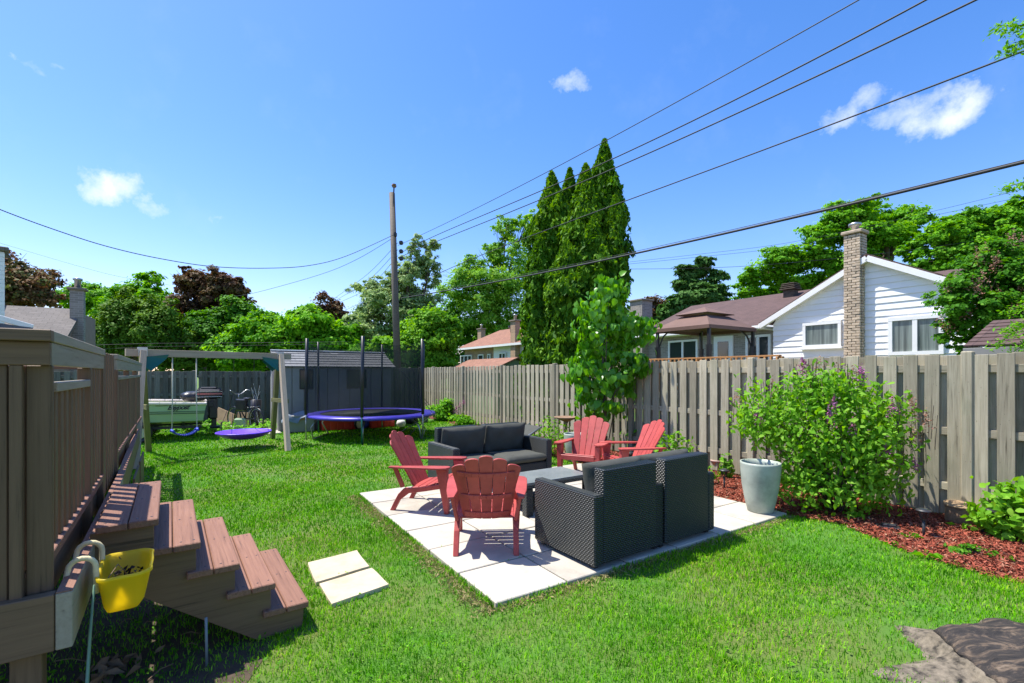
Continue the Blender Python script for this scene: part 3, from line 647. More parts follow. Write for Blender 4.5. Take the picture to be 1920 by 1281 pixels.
# front beam and rim beam
plank('rim_beam', (-.335, 2.52, .65), (-.335, 5.0, .65), .05, .22, M['deck_taupe'], deck)
plank('rim_cap', (-.335, 2.521, .7635), (-.335, 5.0, .7635), .048, .005, M['tread'], deck, ch=.001)
plank('rim_beam', (-.335, 5.004, .65), (-.40, 9.2, .65), .05, .22, M['deck_brown'], deck)
plank('rim_cap', (-.335, 5.004, .7635), (-.40, 9.2, .7635), .048, .005, M['tread'], deck, ch=.001)
plank('front_beam', (-2.6, 2.545, .65), (-.363, 2.545, .65), .05, .22, M['deck_brown'], deck)
plank('inner_joist', (-.44, 2.60, .74), (-.44, 9.2, .74), .05, .16, M['deck_brown'], deck)
for v in (6.2, 7.4):
    plank('skirt_board', (-.30, v, .3), (-.30, v + .9, .3), .02, .46, M['deck_brown'], deck)
for (u, v) in ((-.45, 2.62), (-.45, 5.2), (-.5, 8.6), (-2.0, 2.62)):
    plank('deck_post', (u, v, 0), (u, v, .54), .09, .09, M['deck_brown'], deck, (0, 1, 0))
# guard rail
def rail(v0, v1, u=-.378):
    plank('rail_board', (u - .02, v0, 1.697), (u - .02, v1, 1.697), .038, .092, TP, deck)
    plank('rail_cap', (u - .025, v0 - .01, 1.7665), (u - .025, v1 + .01, 1.7665), .062, .045, TP, deck)
    plank('bottom_rail', (u - .022, v0, .885), (u - .022, v1, .885), .045, .04, M['tread'], deck)
rail(2.594, 4.41); rail(5.42, 9.9)
plank('rail_board', (-2.6, 2.57, 1.697), (-.380, 2.57, 1.697), .038, .092, B, deck); plank('rail_cap', (-2.6, 2.552, 1.7665), (-.372, 2.552, 1.7665), .062, .045, B, deck)
plank('sub_rail', (-.40, 2.69, 1.562), (-.40, 3.70, 1.562), .045, .04, TP, deck)
v = 2.77
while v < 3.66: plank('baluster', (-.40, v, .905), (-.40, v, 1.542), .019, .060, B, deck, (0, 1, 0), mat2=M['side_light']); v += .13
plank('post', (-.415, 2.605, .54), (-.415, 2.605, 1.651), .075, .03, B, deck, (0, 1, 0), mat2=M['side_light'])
plank('post', (-.475, 2.60, .54), (-.475, 2.60, 1.651), .036, .09, B, deck, (0, 1, 0))
plank('post', (-.515, 2.61, .54), (-.515, 2.61, 1.651), .034, .085, B, deck, (0, 1, 0))
plank('post', (-.60, 2.64, .6), (-.60, 2.64, 1.651), .11, .05, B, deck, (0, 1, 0))
plank('post', (-.93, 2.64, .6), (-.93, 2.64, 1.651), .09, .09, B, deck, (0, 1, 0))
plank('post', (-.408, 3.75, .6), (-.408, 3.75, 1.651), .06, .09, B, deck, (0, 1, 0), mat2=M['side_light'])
v = 3.87
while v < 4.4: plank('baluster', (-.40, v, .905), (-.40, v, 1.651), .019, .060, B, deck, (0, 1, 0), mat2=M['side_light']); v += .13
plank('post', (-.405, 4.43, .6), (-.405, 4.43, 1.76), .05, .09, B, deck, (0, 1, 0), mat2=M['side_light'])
v = 4.62
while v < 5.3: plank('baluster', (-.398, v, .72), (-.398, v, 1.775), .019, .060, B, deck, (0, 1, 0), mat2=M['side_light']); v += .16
plank('post', (-.44, 5.40, .6), (-.44, 5.40, 1.651), .14, .09, B, deck, (0, 1, 0))
plank('rail_board', (-1.0, 5.40, 1.72), (-.42, 5.40, 1.72), .038, .13, B, deck)
v = 5.55; k = 0
while v < 9.8:
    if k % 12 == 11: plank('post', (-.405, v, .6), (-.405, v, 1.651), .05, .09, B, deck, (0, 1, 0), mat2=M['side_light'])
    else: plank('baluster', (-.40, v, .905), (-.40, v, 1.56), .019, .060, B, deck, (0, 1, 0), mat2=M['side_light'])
    v += .13; k += 1
plank('sub_rail', (-.40, 5.47, 1.575), (-.40, 9.8, 1.575), .04, .035, TP, deck)
# steps
steps = thing('garden_steps', 'five worn reddish brown wooden steps leading from deck to lawn', 'steps', dw(0, 0), AD)
V0, V1 = 3.156, 4.27
UR = [-.05, .14, .33, .52, .71]; ZT = [.84, .675, .51, .345, .18]
for u, z in zip(UR, ZT):
    w = .255; nb = 2
    for b_ in range(nb):
        wb = (w - .004) / nb
        plank('tread', (u - w + wb / 2 + b_ * (wb + .004), V0 + random.uniform(-.004, .004), z - .019), (u - w + wb / 2 + b_ * (wb + .004), V1 + random.uniform(-.01, .01), z - .019), wb, .038, M['tread'], steps, ch=.005)
mb = MB()
for u, z in zip(UR, ZT):
    for v in (V0 + .06, (V0 + V1) / 2, V1 - .06):
        for du in (-.03, -.09, -.165, -.22): mb.lathe([(.006, 0), (.0055, .0015), (.001, .0018)], 6, (u + du, v + random.uniform(-.004, .004), z))
o = mb.build('screws', M['black_metal'], steps); o['kind'] = 'stuff'
def stringer(v):
    poly = []
    poly.append((-.33, .80)); 
    for u, z in zip(UR, ZT): poly += [(u - .02, z - .04), (u - .02, z - .165 - .038 if z > .2 else .0)]
    poly[-1] = (UR[-1] - .03, 0.005); poly += [(UR[-1] - .28, .005), (-.12, .42), (-.33, .60)]
    Mx = Matrix.Translation((0, v, 0)) @ Matrix.Rotation(R(90), 4, 'X')
    MB().prism(poly, .04, Mx).build('stringer', M['deck_brown'], steps, bevel=.003)
stringer(V0 + .06); stringer(V1 - .06); stringer((V0 + V1) / 2)
# planter hooked over the rim beam
pl_ = thing('rail_planter', 'yellow plastic rail planter hooked on the deck edge with withered stems', 'planter', dw(-.17, 2.83, .565), AD)
def scal(u, v, s, out):   # rounded rectangle with scalloped outer long side
    pts = []; n = 44
    for i in range(n):
        t = 2 * math.pi * i / n; c, q = math.cos(t), math.sin(t); p = .32
        x = math.copysign(abs(c) ** p, c) * u * s; y = math.copysign(abs(q) ** p, q) * v * s
        if x > u * s * .8: x += out * abs(math.cos(y / (v * s) * math.pi * 1.5)) - out * .3
        pts.append((x, y))
    return pts
def shell_loft(secs, cap=True):
    mb = MB(); n = len(secs[0][0])
    for pts, z in secs:
        for x, y in pts: mb.v.append((x, y, z))
    for i in range(len(secs) - 1):
        for j in range(n): mb.f.append((i * n + j, i * n + (j + 1) % n, (i + 1) * n + (j + 1) % n, (i + 1) * n + j))
    if cap: mb.f.append(tuple(range(n))[::-1])
    return mb
o_ = .022
mb = shell_loft([(scal(.075, .155, .78, .0), 0), (scal(.08, .165, .86, o_ * .5), .03), (scal(.085, .175, 1, o_), .155), (scal(.092, .182, 1, o_), .158), (scal(.093, .184, 1, o_), .172), (scal(.082, .172, 1, o_), .172), (scal(.08, .170, .98, o_), .15), (scal(.075, .16, .82, 0), .035)])
n = 44; mb.f.append(tuple(range(7 * n, 8 * n))); mb.build('planter_body', M['yellow'], pl_, True)
for y in (-.115, .12):
    mb = MB(); pts = [(-.088, y, .10), (-.09, y, .17)] + [(-.135 + .045 * math.cos(t), y, .215 + .045 * math.sin(t)) for t in np.linspace(0, math.pi, 9)] + [(-.19, y - .02, .16), (-.205, y - .035, .10)]
    mb.tube(pts, [.011] * 4 + [.011] * 7 + [.008, .004], 8); mb.build('hook', M['shell'], pl_, True)
mb = MB(); mb.tube([(-.05, -.15, .16), (-.02, -.06, .19), (.02, 0, .10), (.03, .02, .05)], .002, 4)
mb.tube([(.01, .05, .04), (.0, .0, .14), (-.02, -.03, .15)], .002, 4); mb.build('withered_stem', M['dry'], pl_)
P = np.array([[.02, .02, .09]]) + RNG.normal(size=(70, 3)) * [.03, .045, .03]; link('withered_leaves', leaves_mesh('withered_leaves', P, rnorm(70), .018, M['deadleaf'], 1.6, .3), pl_)
# hose hanging from the planter and metal stake under the steps
mb = MB(); p0 = dw(-.26, 2.66, .72); mb.tube([p0, p0 + Vector((.0, -.02, -.2)), dw(-.27, 2.45, .2), dw(-.36, 2.3, .02), dw(-.5, 2.1, .02)], [.004, .006, .007, .007, .007], 8)
tag(mb.build('garden_hose', M['hose'], None, True), 'thin pale green hose hanging down from the yellow planter', 'hose')
s0 = at(388, 1250); mb = MB(); mb.tube([s0 + Vector((0, 0, -.02)), s0 + Vector((-.005, .0, .27))], .007, 8); tag(mb.build('metal_stake', M['tarp'], None, True), 'thin blue-grey metal stake in the soil below the steps', 'stake')
# dry curled leaves and weeds on the soil
c = at(215, 1262); P = np.array(c) + RNG.normal(size=(36, 3)) * [.055, .09, .012] + [0, 0, .035]
stuff(link('leaf_litter', leaves_mesh('leaf_litter', P, rnorm(36) + [0, 0, .6], .04, M['dry'], 2.6, .3)), 'heap of dry curled brown leaves on soil below the deck', 'leaves')
x = RNG.uniform(-3.2, -.7, 1200); y = RNG.uniform(1.95, 4.0, 1200); k = (x * .808 + y * .589 < .5); P = np.stack([x[k], y[k], RNG.uniform(.01, .05, k.sum())], 1)
P = P[np.sin(P[:, 0] * 9) * np.sin(P[:, 1] * 8) > .15]
stuff(link('weeds', leaves_mesh('weeds', P, np.tile([0, -.3, 1.], (len(P), 1)), .016, M['lf_mid'], 1.8, .1)), 'low weeds on the soil below the deck', 'weeds')
mb = MB()
for i in range(60):
    x, y = random.uniform(-3, -.8), random.uniform(1.95, 3.8)
    if x * .808 + y * .589 > .4: continue
    a = random.uniform(0, 6.28); l = random.uniform(.05, .2); mb.tube([(x, y, .01), (x + l * .5 * math.cos(a), y + l * .5 * math.sin(a), .03), (x + l * math.cos(a), y + l * math.sin(a), .015)], .003, 4)
stuff(mb.build('twigs', M['dry']), 'dry twigs scattered on the soil', 'twigs')
# ================================================================ GARDEN CHAIRS
def make_chair(label):
    T = thing('adirondack_chair', label, 'chair', (0, 0, 0), 0, 'red plastic garden chairs round the coffee table'); m = M['plastic_red']
    lean = R(29); Rb = Matrix.Translation((0, -.115, .25)) @ Matrix.Rotation(lean, 4, 'X')
    Bx = Rb @ Matrix(((1, 0, 0, 0), (0, 0, -1, 0), (0, 1, 0, 0), (0, 0, 0, 1)))      # polygon XY -> back plane
    L_ = [.63, .70, .725, .70, .63]
    for k in range(-2, 3):
        l = L_[k + 2]; xb, xt = k * .087, k * .126; wb, wt = .041, .060; pts = [(xb - wb, 0), (xb + wb, 0), (k * .108 + .0505, .38)]
        for a in np.linspace(0, math.pi, 9): pts.append((xt + wt * math.cos(a) - k * .004, l - .03 + .03 * math.sin(a) - abs(k) * .012 * (1 + (math.cos(a) * (1 if k > 0 else -1)))))
        pts.append((k * .108 - .0505, .38))
        dish = .018 * k * k
        MB().prism(pts, .016, Bx @ Matrix.Translation((k * .108, 0, -.006 * k * k)) @ Matrix.Rotation(k * R(6), 4, 'Y') @ Matrix.Translation((-k * .108, 0, 0))).build('back_slat', m, T, bevel=.004)
    for s, hw, nm in ((.03, .20, 'back_rib'), (.25, .225, 'back_rib'), (.50, .25, 'back_rib')):
        pts = [(x, s + dx) for x, dx in ((-hw, 0), (hw, 0), (hw, .045), (-hw, .045))]
        mb = MB()
        for a, b_ in zip(np.linspace(-hw, hw, 9)[:-1], np.linspace(-hw, hw, 9)[1:]):
            za = -.006 * (a / .108) ** 2 - .016; zb = -.006 * (b_ / .108) ** 2 - .016; q = .045 if s > .1 else .06
            p, r = Bx @ Vector((a, s + q / 2, za + .032)), Bx @ Vector((b_, s + q / 2, zb + .032)); mb.beam(p, r, .014, q, Bx.to_3x3() @ Vector((0, 1, 0)), .003)
        mb.build(nm, m, T)
    # seat
    prof = [(-.13, .262), (-.03, .272), (.07, .292), (.17, .322), (.27, .352), (.345, .360)]
    for (y0, z0), (y1, z1) in zip(prof, prof[1:]):
        mb = MB(); mb.beam((0, y0 + .005, z0), (0, y1 - .005, z1), .50, .02, (0, 0, 1), .006); mb.build('seat_slat', m, T)
    MB().box((0, .357, .318), (.52, .02, .075), None, .007).build('seat_apron', m, T)
    for sx in (-1, 1):
        Ms = Matrix.Translation((sx * .262, 0, 0)) @ Matrix(((0, 0, 1, 0), (1, 0, 0, 0), (0, 1, 0, 0), (0, 0, 0, 1)))
        poly = [(-.37, 0), (-.315, 0), (-.25, .12), (-.14, .205), (.05, .235), (.33, .29), (.345, .35), (.05, .285), (-.1, .268), (-.2, .26), (-.27, .19), (-.32, .1)]
        MB().prism(poly, .048, Ms).build('side_leg', m, T, bevel=.006)
        mb = MB()
        mb.add([(sx * .285 - .03, .30, 0), (sx * .285 + .03, .30, 0), (sx * .285 + .03, .35, 0), (sx * .285 - .03, .35, 0), (sx * .30 - .038, .21, .50), (sx * .30 + .038, .21, .50), (sx * .30 + .038, .335, .50), (sx * .30 - .038, .335, .50)],
               [(3, 2, 1, 0), (4, 5, 6, 7), (0, 1, 5, 4), (1, 2, 6, 5), (2, 3, 7, 6), (3, 0, 4, 7)])
        mb.build('front_leg', m, T, bevel=.006)
        arm = [(sx * (.275), -.36), (sx * (.33), -.37), (sx * .365, -.15), (sx * .385, .1), (sx * .393, .27), (sx * .375, .345), (sx * .33, .37), (sx * .28, .365), (sx * .25, .33), (sx * .245, .1), (sx * .262, -.15)]
        MB().prism(arm, .022, Matrix.Translation((0, 0, .512)) @ Matrix.Rotation(R(1.5), 4, 'X')).build('armrest', m, T, bevel=.006)
        MB().beam((sx * .30, -.30, .50), (sx * .262, -.22, .27), .03, .05, (0, 1, 0), .005).build('arm_support', m, T)
    return T
def face(T, c, f): T.location = (c[0], c[1], .04); T.rotation_euler = (0, 0, math.atan2(f[1], f[0]) - math.pi / 2)
ch1 = make_chair('red garden chair seen from behind, its fanned back towards the viewer'); face(ch1, (-.235, 4.42), (-.03, 1))
def put(c, f, label): dup(ch1, (c[0], c[1], .04), math.atan2(f[1], f[0]) - math.pi / 2, label)
put((-.99, 5.62), (.97, -.2), 'red garden chair in profile between lawn and far sofa')
put((1.13, 7.3), (-.45, -.89), 'red garden chair facing the viewer, in front of the round-topped planter pot')
put((1.78, 6.95), (-.94, -.22), 'red garden chair in profile behind the near sofa, backing on the fence')
# ================================================================ SOFAS AND TABLE
def cushion(name, c, size, parent, Mx=None, bulge=.35, wr=.006, piping=True):
    n = 12; mb = MB(); hx, hy, hz = [a / 2 for a in size]; V_ = []
    def sq(a): return math.copysign(abs(a) ** .8, a)
    bm = {}
    for ax in range(3):
        for sg in (-1, 1):
            for i in range(n + 1):
                for j in range(n + 1):
                    p = [0, 0, 0]; p[ax] = sg; p[(ax + 1) % 3] = -1 + 2 * i / n; p[(ax + 2) % 3] = -1 + 2 * j / n; bm.setdefault(tuple(round(a, 4) for a in p), len(bm))
            for i in range(n):
                for j in range(n):
                    q = []
                    for di, dj in ((0, 0), (1, 0), (1, 1), (0, 1)):
                        p = [0, 0, 0]; p[ax] = sg; p[(ax + 1) % 3] = -1 + 2 * (i + di) / n; p[(ax + 2) % 3] = -1 + 2 * (j + dj) / n; q.append(bm[tuple(round(a, 4) for a in p)])
                    mb.f.append(tuple(q if sg > 0 else q[::-1]))
    ph = random.uniform(0, 9)
    for p in bm:
        x, y, z = p; r = 1 - .10 * (max(abs(x), abs(y)) ** 8) * abs(z) ** 2
        th = 1 - bulge * (1 - (1 - abs(x) ** 4) * (1 - abs(y) ** 4)) * .8
        w = wr * (math.sin(6 * x + ph) * math.sin(5 * y + 1.7 * ph) + .6 * math.sin(13 * x + 5 * y + ph))
        e = .035 * (1 - abs(z)) if piping else 0
        mb.v.append((hx * x * (r + e * .5 * abs(x) ** 6), hy * y * (r + e * .5 * abs(y) ** 6), hz * z * th + w * (abs(z) > .5)))
    mb.v = [tuple((Mx or Matrix.Identity(4)) @ (Vector(v))) for v in mb.v]
    mb.v = [tuple(Vector(v) + Vector(c)) for v in mb.v]
    return mb.build(name, M['cushion'], parent, True)
def make_sofa(label):
    T = thing('wicker_sofa', label, 'sofa', (0, 0, 0), 0, 'black wicker sofas facing each other'); m = M['wicker']; Ln, D = 1.64, .80; ch = .012
    for x0 in (0, Ln - .1):
        MB().box((x0 + .05, D / 2, .315), (.1, D, .57), None, ch).build('armrest', m, T)
    for x0, x1 in ((.10, .76), (.88, 1.54)):
        MB().box(((x0 + x1) / 2, .06, .42), (x1 - x0 - .004, .12, .76), None, ch).build('back_panel', m, T)
    MB().box((.82, .07, .31), (.114, .10, .56), None, ch).build('centre_panel', m, T)
    for x0, x1 in ((.102, .818), (.822, 1.538)):
        MB().box(((x0 + x1) / 2, .46, .17), (x1 - x0, .66, .22), None, ch).build('seat_base', m, T)
        cushion('seat_cushion', ((x0 + x1) / 2, .47, .345), (x1 - x0 - .01, .66, .13), T, None, .25, .003)
        cushion('back_cushion', ((x0 + x1) / 2, .215, .60), (x1 - x0 - .02, .42, .17), T, Matrix.Rotation(R(78), 4, 'X'), .5, .007)
    for x in (.06, .80, .88, 1.58):
        for y in (.07, .72): MB().beam((x, y, 0), (x, y, .06), .05, .05, (0, 1, 0), .004).build('leg', M['black'], T)
    return T
so1 = make_sofa('black wicker sofa seen from behind, casting shade on the slabs')
so1.location = (.66, 3.73, .04); so1.rotation_euler = (0, 0, R(34.5))
# the far sofa faces the near one: turned about
L1 = Vector((math.cos(R(34.5)), math.sin(R(34.5)), 0))
o = dup(so1, Vector((-1.19, 6.72, .04)) + L1 * 1.62, R(34.5 + 180), 'black wicker sofa with grey cushions facing the viewer, near the lawn')
tb = thing('coffee_table', 'low black wicker coffee table with frosted grey glass top', 'table', (.16, 5.13, .04), R(33.5))
TL, TD = .98, .60
MB().box((TL / 2, TD / 2, .33), (TL, TD, .05), None, .008).build('table_frame', M['wicker'], tb)
MB().box((TL / 2, TD / 2, .3605), (TL - .07, TD - .07, .008), None, .002).build('glass_top', M['tableglass'], tb)
for x in (.05, TL - .05):
    for y in (.05, TD - .05): MB().box((x, y, .152), (.09, .09, .304), None, .006).build('leg', M['wicker'], tb)
MB().box((TL / 2, TD / 2, .10), (TL - .12, TD - .12, .02), None, .004).build('lower_shelf', M['wicker'], tb)
# sling lounger behind the far sofa
lp = Vector((.05, 8.35, 0)); lo = thing('sling_lounger', 'folding lounger with dark grey sling raised behind the far sofa', 'lounger', lp, R(20))
MB().beam((-.25, 0, .30), (.42, .1, .66), .55, .012, (0, 0, 1), .003).build('sling', M['cushion'], lo)
for y in (-.28, .28):
    mb = MB(); mb.tube([(-.3, y, .28), (.45, y + .1, .68)], .012); mb.tube([(-1.0, y, .30), (-.3, y, .28)], .012); mb.tube([(-.2, y, .33), (.1, y, 0)], .011); mb.tube([(-.9, y, .3), (-1.0, y, 0)], .011); mb.tube([(.2, y + .05, .5), (.3, y + .05, 0)], .011); mb.build('side_frame', M['steel'], lo, True)
MB().beam((-.95, 0, .31), (-.3, 0, .29), .55, .012, (0, 0, 1), .003).build('seat_sling', M['cushion'], lo)
# ================================================================ POTS, LAMPS, BED ORNAMENTS
def pot(name, label, p, h, rt, mat, group=None, prof=None):
    T = thing(name, label, 'pot', p, 0, group)
    prof = prof or [(rt * .60, 0), (rt * .64, .01), (rt * .78, h * .25), (rt * .92, h * .55), (rt * .99, h * .85), (rt, h * .96), (rt * 1.0, h), (rt * .93, h), (rt * .91, h * .9), (rt * .88, h * .75)]
    MB().lathe(prof, 40, wob=lambda t, z: 1 + .006 * math.sin(3 * t + z * 4)).build('pot_body', mat, T, True)
    MB().lathe([(rt * .87, h * .76), (.001, h * .78)], 24).build('soil_fill', M['soil'] if prof[0][0] < 0 else M['black'], T); return T
p = at(1430, 967); pot('tall_pot', 'tall glazed grey-green pot at the patio corner beside the lilac', (p.x, p.y + .05, .038), .565, .212, M['pot'], 'tall grey-green glazed pots')
p = at(1078, 866); pot('tall_pot', 'tall glazed grey-green pot standing behind a red chair near the shrub', (p.x, p.y, .02), .50, .205, M['pot'], 'tall grey-green glazed pots')
p = at(1354, 889); T = pot('plant_pot', 'small pinkish clay pot with sprouts at the fence foot', (p.x, p.y + .2, .02), .17, .095, M['terracotta'], None, [(.055, 0), (.06, .01), (.088, .145), (.1, .145), (.1, .175), (.09, .175), (.085, .15)])
P = RNG.normal(size=(22, 3)) * [.035, .035, .03] + [0, 0, .21]; link('sprout', leaves_mesh('sprout', P, rnorm(22), .03, M['lf_lime'], 3, .1), T)
def lamp(label, p, tiltx=0, tilty=0, s=1.0):
    T = thing('path_light', label, 'garden light', p, 0, 'black solar path lights in the mulch bed'); Mt = Matrix.Rotation(tiltx, 4, 'X') @ Matrix.Rotation(tilty, 4, 'Y')
    mb = MB(); mb.lathe([(.001, .285), (.03, .283), (.062, .272), (.066, .262), (.05, .258), (.001, .258)], 24); o = mb.build('lamp_cap', M['black_metal'], T, True); o.rotation_euler = (tiltx, tilty, 0)
    o = MB().lathe([(.001, .288), (.035, .2865), (.036, .283)], 20).build('solar_panel', M['glass'], T); o.rotation_euler = (tiltx, tilty, 0)
    mb = MB()
    for k in range(8):
        a = k * math.pi / 4
        for d in (.5, -.5): mb.tube([(.045 * math.cos(a), .045 * math.sin(a), .26), (.034 * math.cos(a + d * .5), .034 * math.sin(a + d * .5), .215), (.016 * math.cos(a + d), .016 * math.sin(a + d), .17)], .0022, 4)
    mb.lathe([(.001, .165), (.018, .168), (.018, .178), (.001, .18)], 12); o = mb.build('lamp_cage', M['black_metal'], T); o.rotation_euler = (tiltx, tilty, 0)
    mb = MB(); mb.tube([(0, 0, -.03), (0, 0, .172)], .013, 8); o = mb.build('stake', M['black_metal'], T, True); o.rotation_euler = (tiltx, tilty, 0)
    return T
lamp('upright black path light standing alone in open mulch before the lilac bush', at(1732, 1008))
lamp('black path light between pot and near sofa at the mulch edge', at(1358, 918))
lamp('tilted black path light leaning behind the cut log', at(1838, 1002), R(12), R(14))
lamp('half-hidden path light seen between two red chairs', at(1188, 892) + Vector((0, .2, .06)))
# cut log
p = at(1816, 985); lg = thing('cut_log', 'short cut log with bark peeling, lying in the red mulch', 'log', (p.x, p.y + .08, .0), R(15))
MB().lathe([(.001, .0), (.15, .005), (.16, .05), (.15, .13), (.155, .185), (.12, .20), (.001, .195)], 18, wob=lambda t, z: 1 + .12 * math.sin(2 * t + .6) + .06 * math.sin(5 * t) + .03 * math.sin(9 * t + z * 20)).build('bark', M['rock'], lg, True)
MB().lathe([(.001, .222), (.12, .215), (.165, .205), (.17, .19), (.10, .188)], 18, wob=lambda t, z: 1 + .13 * math.sin(2 * t + .6) + .05 * math.sin(5 * t)).build('cut_face', M['tan'], lg, True)
# birdbath
p = at(1072, 868) + Vector((0, .9, 0)); bb = thing('bird_bath', 'rusty shallow bird bath on a thin stem by the fence', 'bird bath', p)
MB().lathe([(.13, 0), (.12, .02), (.03, .05), (.022, .3), (.028, .6), (.05, .66)], 16).build('stem', M['rock'], bb, True)
MB().lathe([(.05, .655), (.16, .70), (.235, .735), (.24, .75), (.225, .745), (.12, .71), (.001, .70)], 24).build('bowl', M['rock'], bb, True)
# shell planter under the lilac
p = at(1433, 900) + Vector((0, .42, 0)); sp_ = thing('shell_planter', 'cream shell-shaped planter half hidden under the lilac bush', 'planter', p)
MB().lathe([(.08, 0), (.10, .04), (.13, .12), (.17, .19), (.165, .2), (.12, .13)], 36, wob=lambda t, z: 1 + (.13 if z > .1 else .03) * abs(math.sin(4.5 * t))).build('scalloped_bowl', M['shell'], sp_, True)
MB().lathe([(.001, .30), (.05, .31), (.10, .36), (.15, .40), (.12, .38), (.05, .33)], 30, (0, .05, 0), wob=lambda t, z: 1 + (.2 if z > .33 else .03) * abs(math.sin(3.5 * t))).build('upper_shell', M['shell'], sp_, True)
MB().tube([(0, .05, .1), (0, .05, .31)], .03, 8).build('support', M['rock'], sp_, True)
# ground-level black spot base
p = at(1665, 992); mb = MB(); mb.box((0, 0, .02), (.20, .12, .03), None, .008); mb.box((.0, -.02, .045), (.12, .06, .03), None, .006)
o = mb.build('spotlight', M['black_metal']); o.location = p; o.rotation_euler = (0, 0, R(-25)); tag(o, 'flat black garden spotlight lying at the shaded mulch edge', 'light')
# stump in the lawn corner
p = at(1845, 1262); stp = thing('tree_stump', 'low sawn tree stump with blackened top in the lawn corner', 'stump', (p.x + .30, p.y - .03, 0)); stp.scale = (.86, .86, .86)
def wob(t, z):
    q = 1 + .10 * math.sin(2 * t + 1) + .07 * math.sin(5 * t + 2) + .025 * math.sin(11 * t) + .018 * math.sin(23 * t + 1) + .01 * math.sin(41 * t)
    if z < .075:
        k = (.075 - z) / .075
        for a, w_, l in ((3.14, .17, .75), (2.2, .2, .28), (.6, .3, .25), (4.4, .25, .3)):
            d = (t - a + math.pi) % (2 * math.pi) - math.pi; q += l * k ** 1.3 * math.exp(-(d / w_) ** 2)
    return q
zs = [(.64, -.03), (.60, .0), (.575, .015), (.555, .028), (.54, .04), (.53, .052), (.52, .063), (.51, .078), (.50, .095), (.485, .105)]
o = MB().lathe(zs, 160, wob=wob).build('bark', M['bark_grey'], stp, True)
for v_ in o.data.vertices: q = v_.co; k = math.atan2(q.y, q.x); v_.co = q * (1 + .012 * math.sin(37 * k + 30 * q.z) + .010 * math.sin(71 * k) + random.uniform(-.004, .004)); v_.co.z = q.z + random.uniform(-.004, .004) * (q.z > .0)
m, b = newmat('charred_cut_wood'); v = coords(False); mp = N('ShaderNodeMapping'); L(v, mp.inputs[0]); mp.inputs['Scale'].default_value = (2.2, 4.5, 1)
nn = noise(mp.outputs[0], 2.2, 9, .72, 1.6); setc(b, ramp(nn, [(.36, (.012, .010, .009)), (.50, (.035, .028, .022)), (.58, (.12, .085, .055)), (.72, (.26, .20, .14))])); b.inputs['Roughness'].default_value = .8; bump(b, nn, .9, .03)
mb = MB(); ring = [(.485, .105), (.468, .122), (.42, .142), (.34, .16), (.22, .172), (.10, .180), (.0001, .178)]
MB().lathe([(r, z + .001) for r, z in ring], 96, wob=lambda t, z: wob(t, 1) * (1 + .004 * math.sin(17 * t))).build('cut_face', m, stp, True)
for v_ in stp.children[-1].data.vertices: v_.co.z += .010 * math.sin(9 * v_.co.x + 3 * v_.co.y) * math.sin(14 * v_.co.y) + random.uniform(-.003, .003)

# ================================================================ SWING SET
A1 = Vector((-6.89, 8.75, 0)); A2 = Vector((-5.27, 10.65, 0)); sd = (A2 - A1).normalized(); ang = math.atan2(sd.y, sd.x)
sw = thing('swing_set', 'timber A-frame swing set with green metal brackets on the lawn', 'swing set', A1, ang); SL = (A2 - A1).length
def loc_(p): return sw.rotation_euler.to_matrix().inverted() @ (Vector(p) - A1) if False else Matrix.Rotation(-ang, 3, 'Z') @ (Vector(p) - A1)
plank('beam', (-.25, 0, 2.0), (SL + .24, 0, 2.0), .09, .135, M['swing_wood'], sw)
for ft, ap, mt in ((at(279, 848), 0, 'swing_green'), (at(254, 881), 0, 'swing_wood'), (at(511, 823), SL, 'swing_green'), (at(540, 847), SL, 'swing_wood')):
    f_ = loc_(ft); sy = 1 if f_.y > 0 else -1
    plank('leg', (f_.x, f_.y, 0), (ap + (.05 if ap else -.05) * 0, sy * .07, 2.03), .095, .095, M[mt], sw, (1, 0, 0))
for ap, s in ((0, 1), (SL, -1)):
    for sy in (-1, 1):
        pts = [(ap - s * .02, sy * .14, 1.76), (ap + s * .06, sy * .09, 1.93), (ap + s * .40, sy * .05, 1.98), (ap + s * .36, sy * .05, 1.90), (ap + s * .10, sy * .16, 1.66)]
        mb = MB(); q = [Vector(p_) for p_ in pts]; off = Vector((0, sy * .006, 0)); mb.v = [tuple(a) for a in q] + [tuple(a + off) for a in q]
        mb.f = [(0, 1, 2, 3, 4), (9, 8, 7, 6, 5)] + [(i, (i + 1) % 5, 5 + (i + 1) % 5, 5 + i) for i in range(5)]; mb.build('bracket', M['green_metal'], sw)
    MB().box((ap, 0, 2.02), (.14, .11, .16), None, .004).build('bracket_cap', M['steel'], sw)
plank('crossbar', (SL, -.42, 1.0), (SL, .42, 1.0), .03, .09, M['swing_green'], sw); plank('crossbar', (0, -.42, 1.0), (0, .42, 1.0), .03, .09, M['swing_green'], sw)
bs = thing('belt_swing', 'dark blue plastic swing seat on two pale ropes', 'swing', A1 + sd * .667, ang)
mb = MB(); pts = []
for t in np.linspace(-1, 1, 13): pts.append((t * .205, 0, .40 + .06 * abs(t) ** 3 + .03 * abs(t)))
for a, b_ in zip(pts, pts[1:]): mb.beam(a, b_, .16, .028, (0, 0, 1), .006)
for s in (-1, 1): mb.tube([(s * .20, -.08, .48), (s * .215, 0, .52), (s * .20, .08, .48)], .024, 8)
mb.build('seat', M['blue'], bs, True)
for s in (-1, 1): MB().tube([(s * .21, 0, .5), (s * .2, .0, 1.2), (s * .2, 0, 1.93)], .010, 6).build('rope', M['rope'], bs, True)
ss = thing('saucer_swing', 'round purple saucer swing hanging from thin black ropes', 'swing', A1 + sd * 1.75, ang)
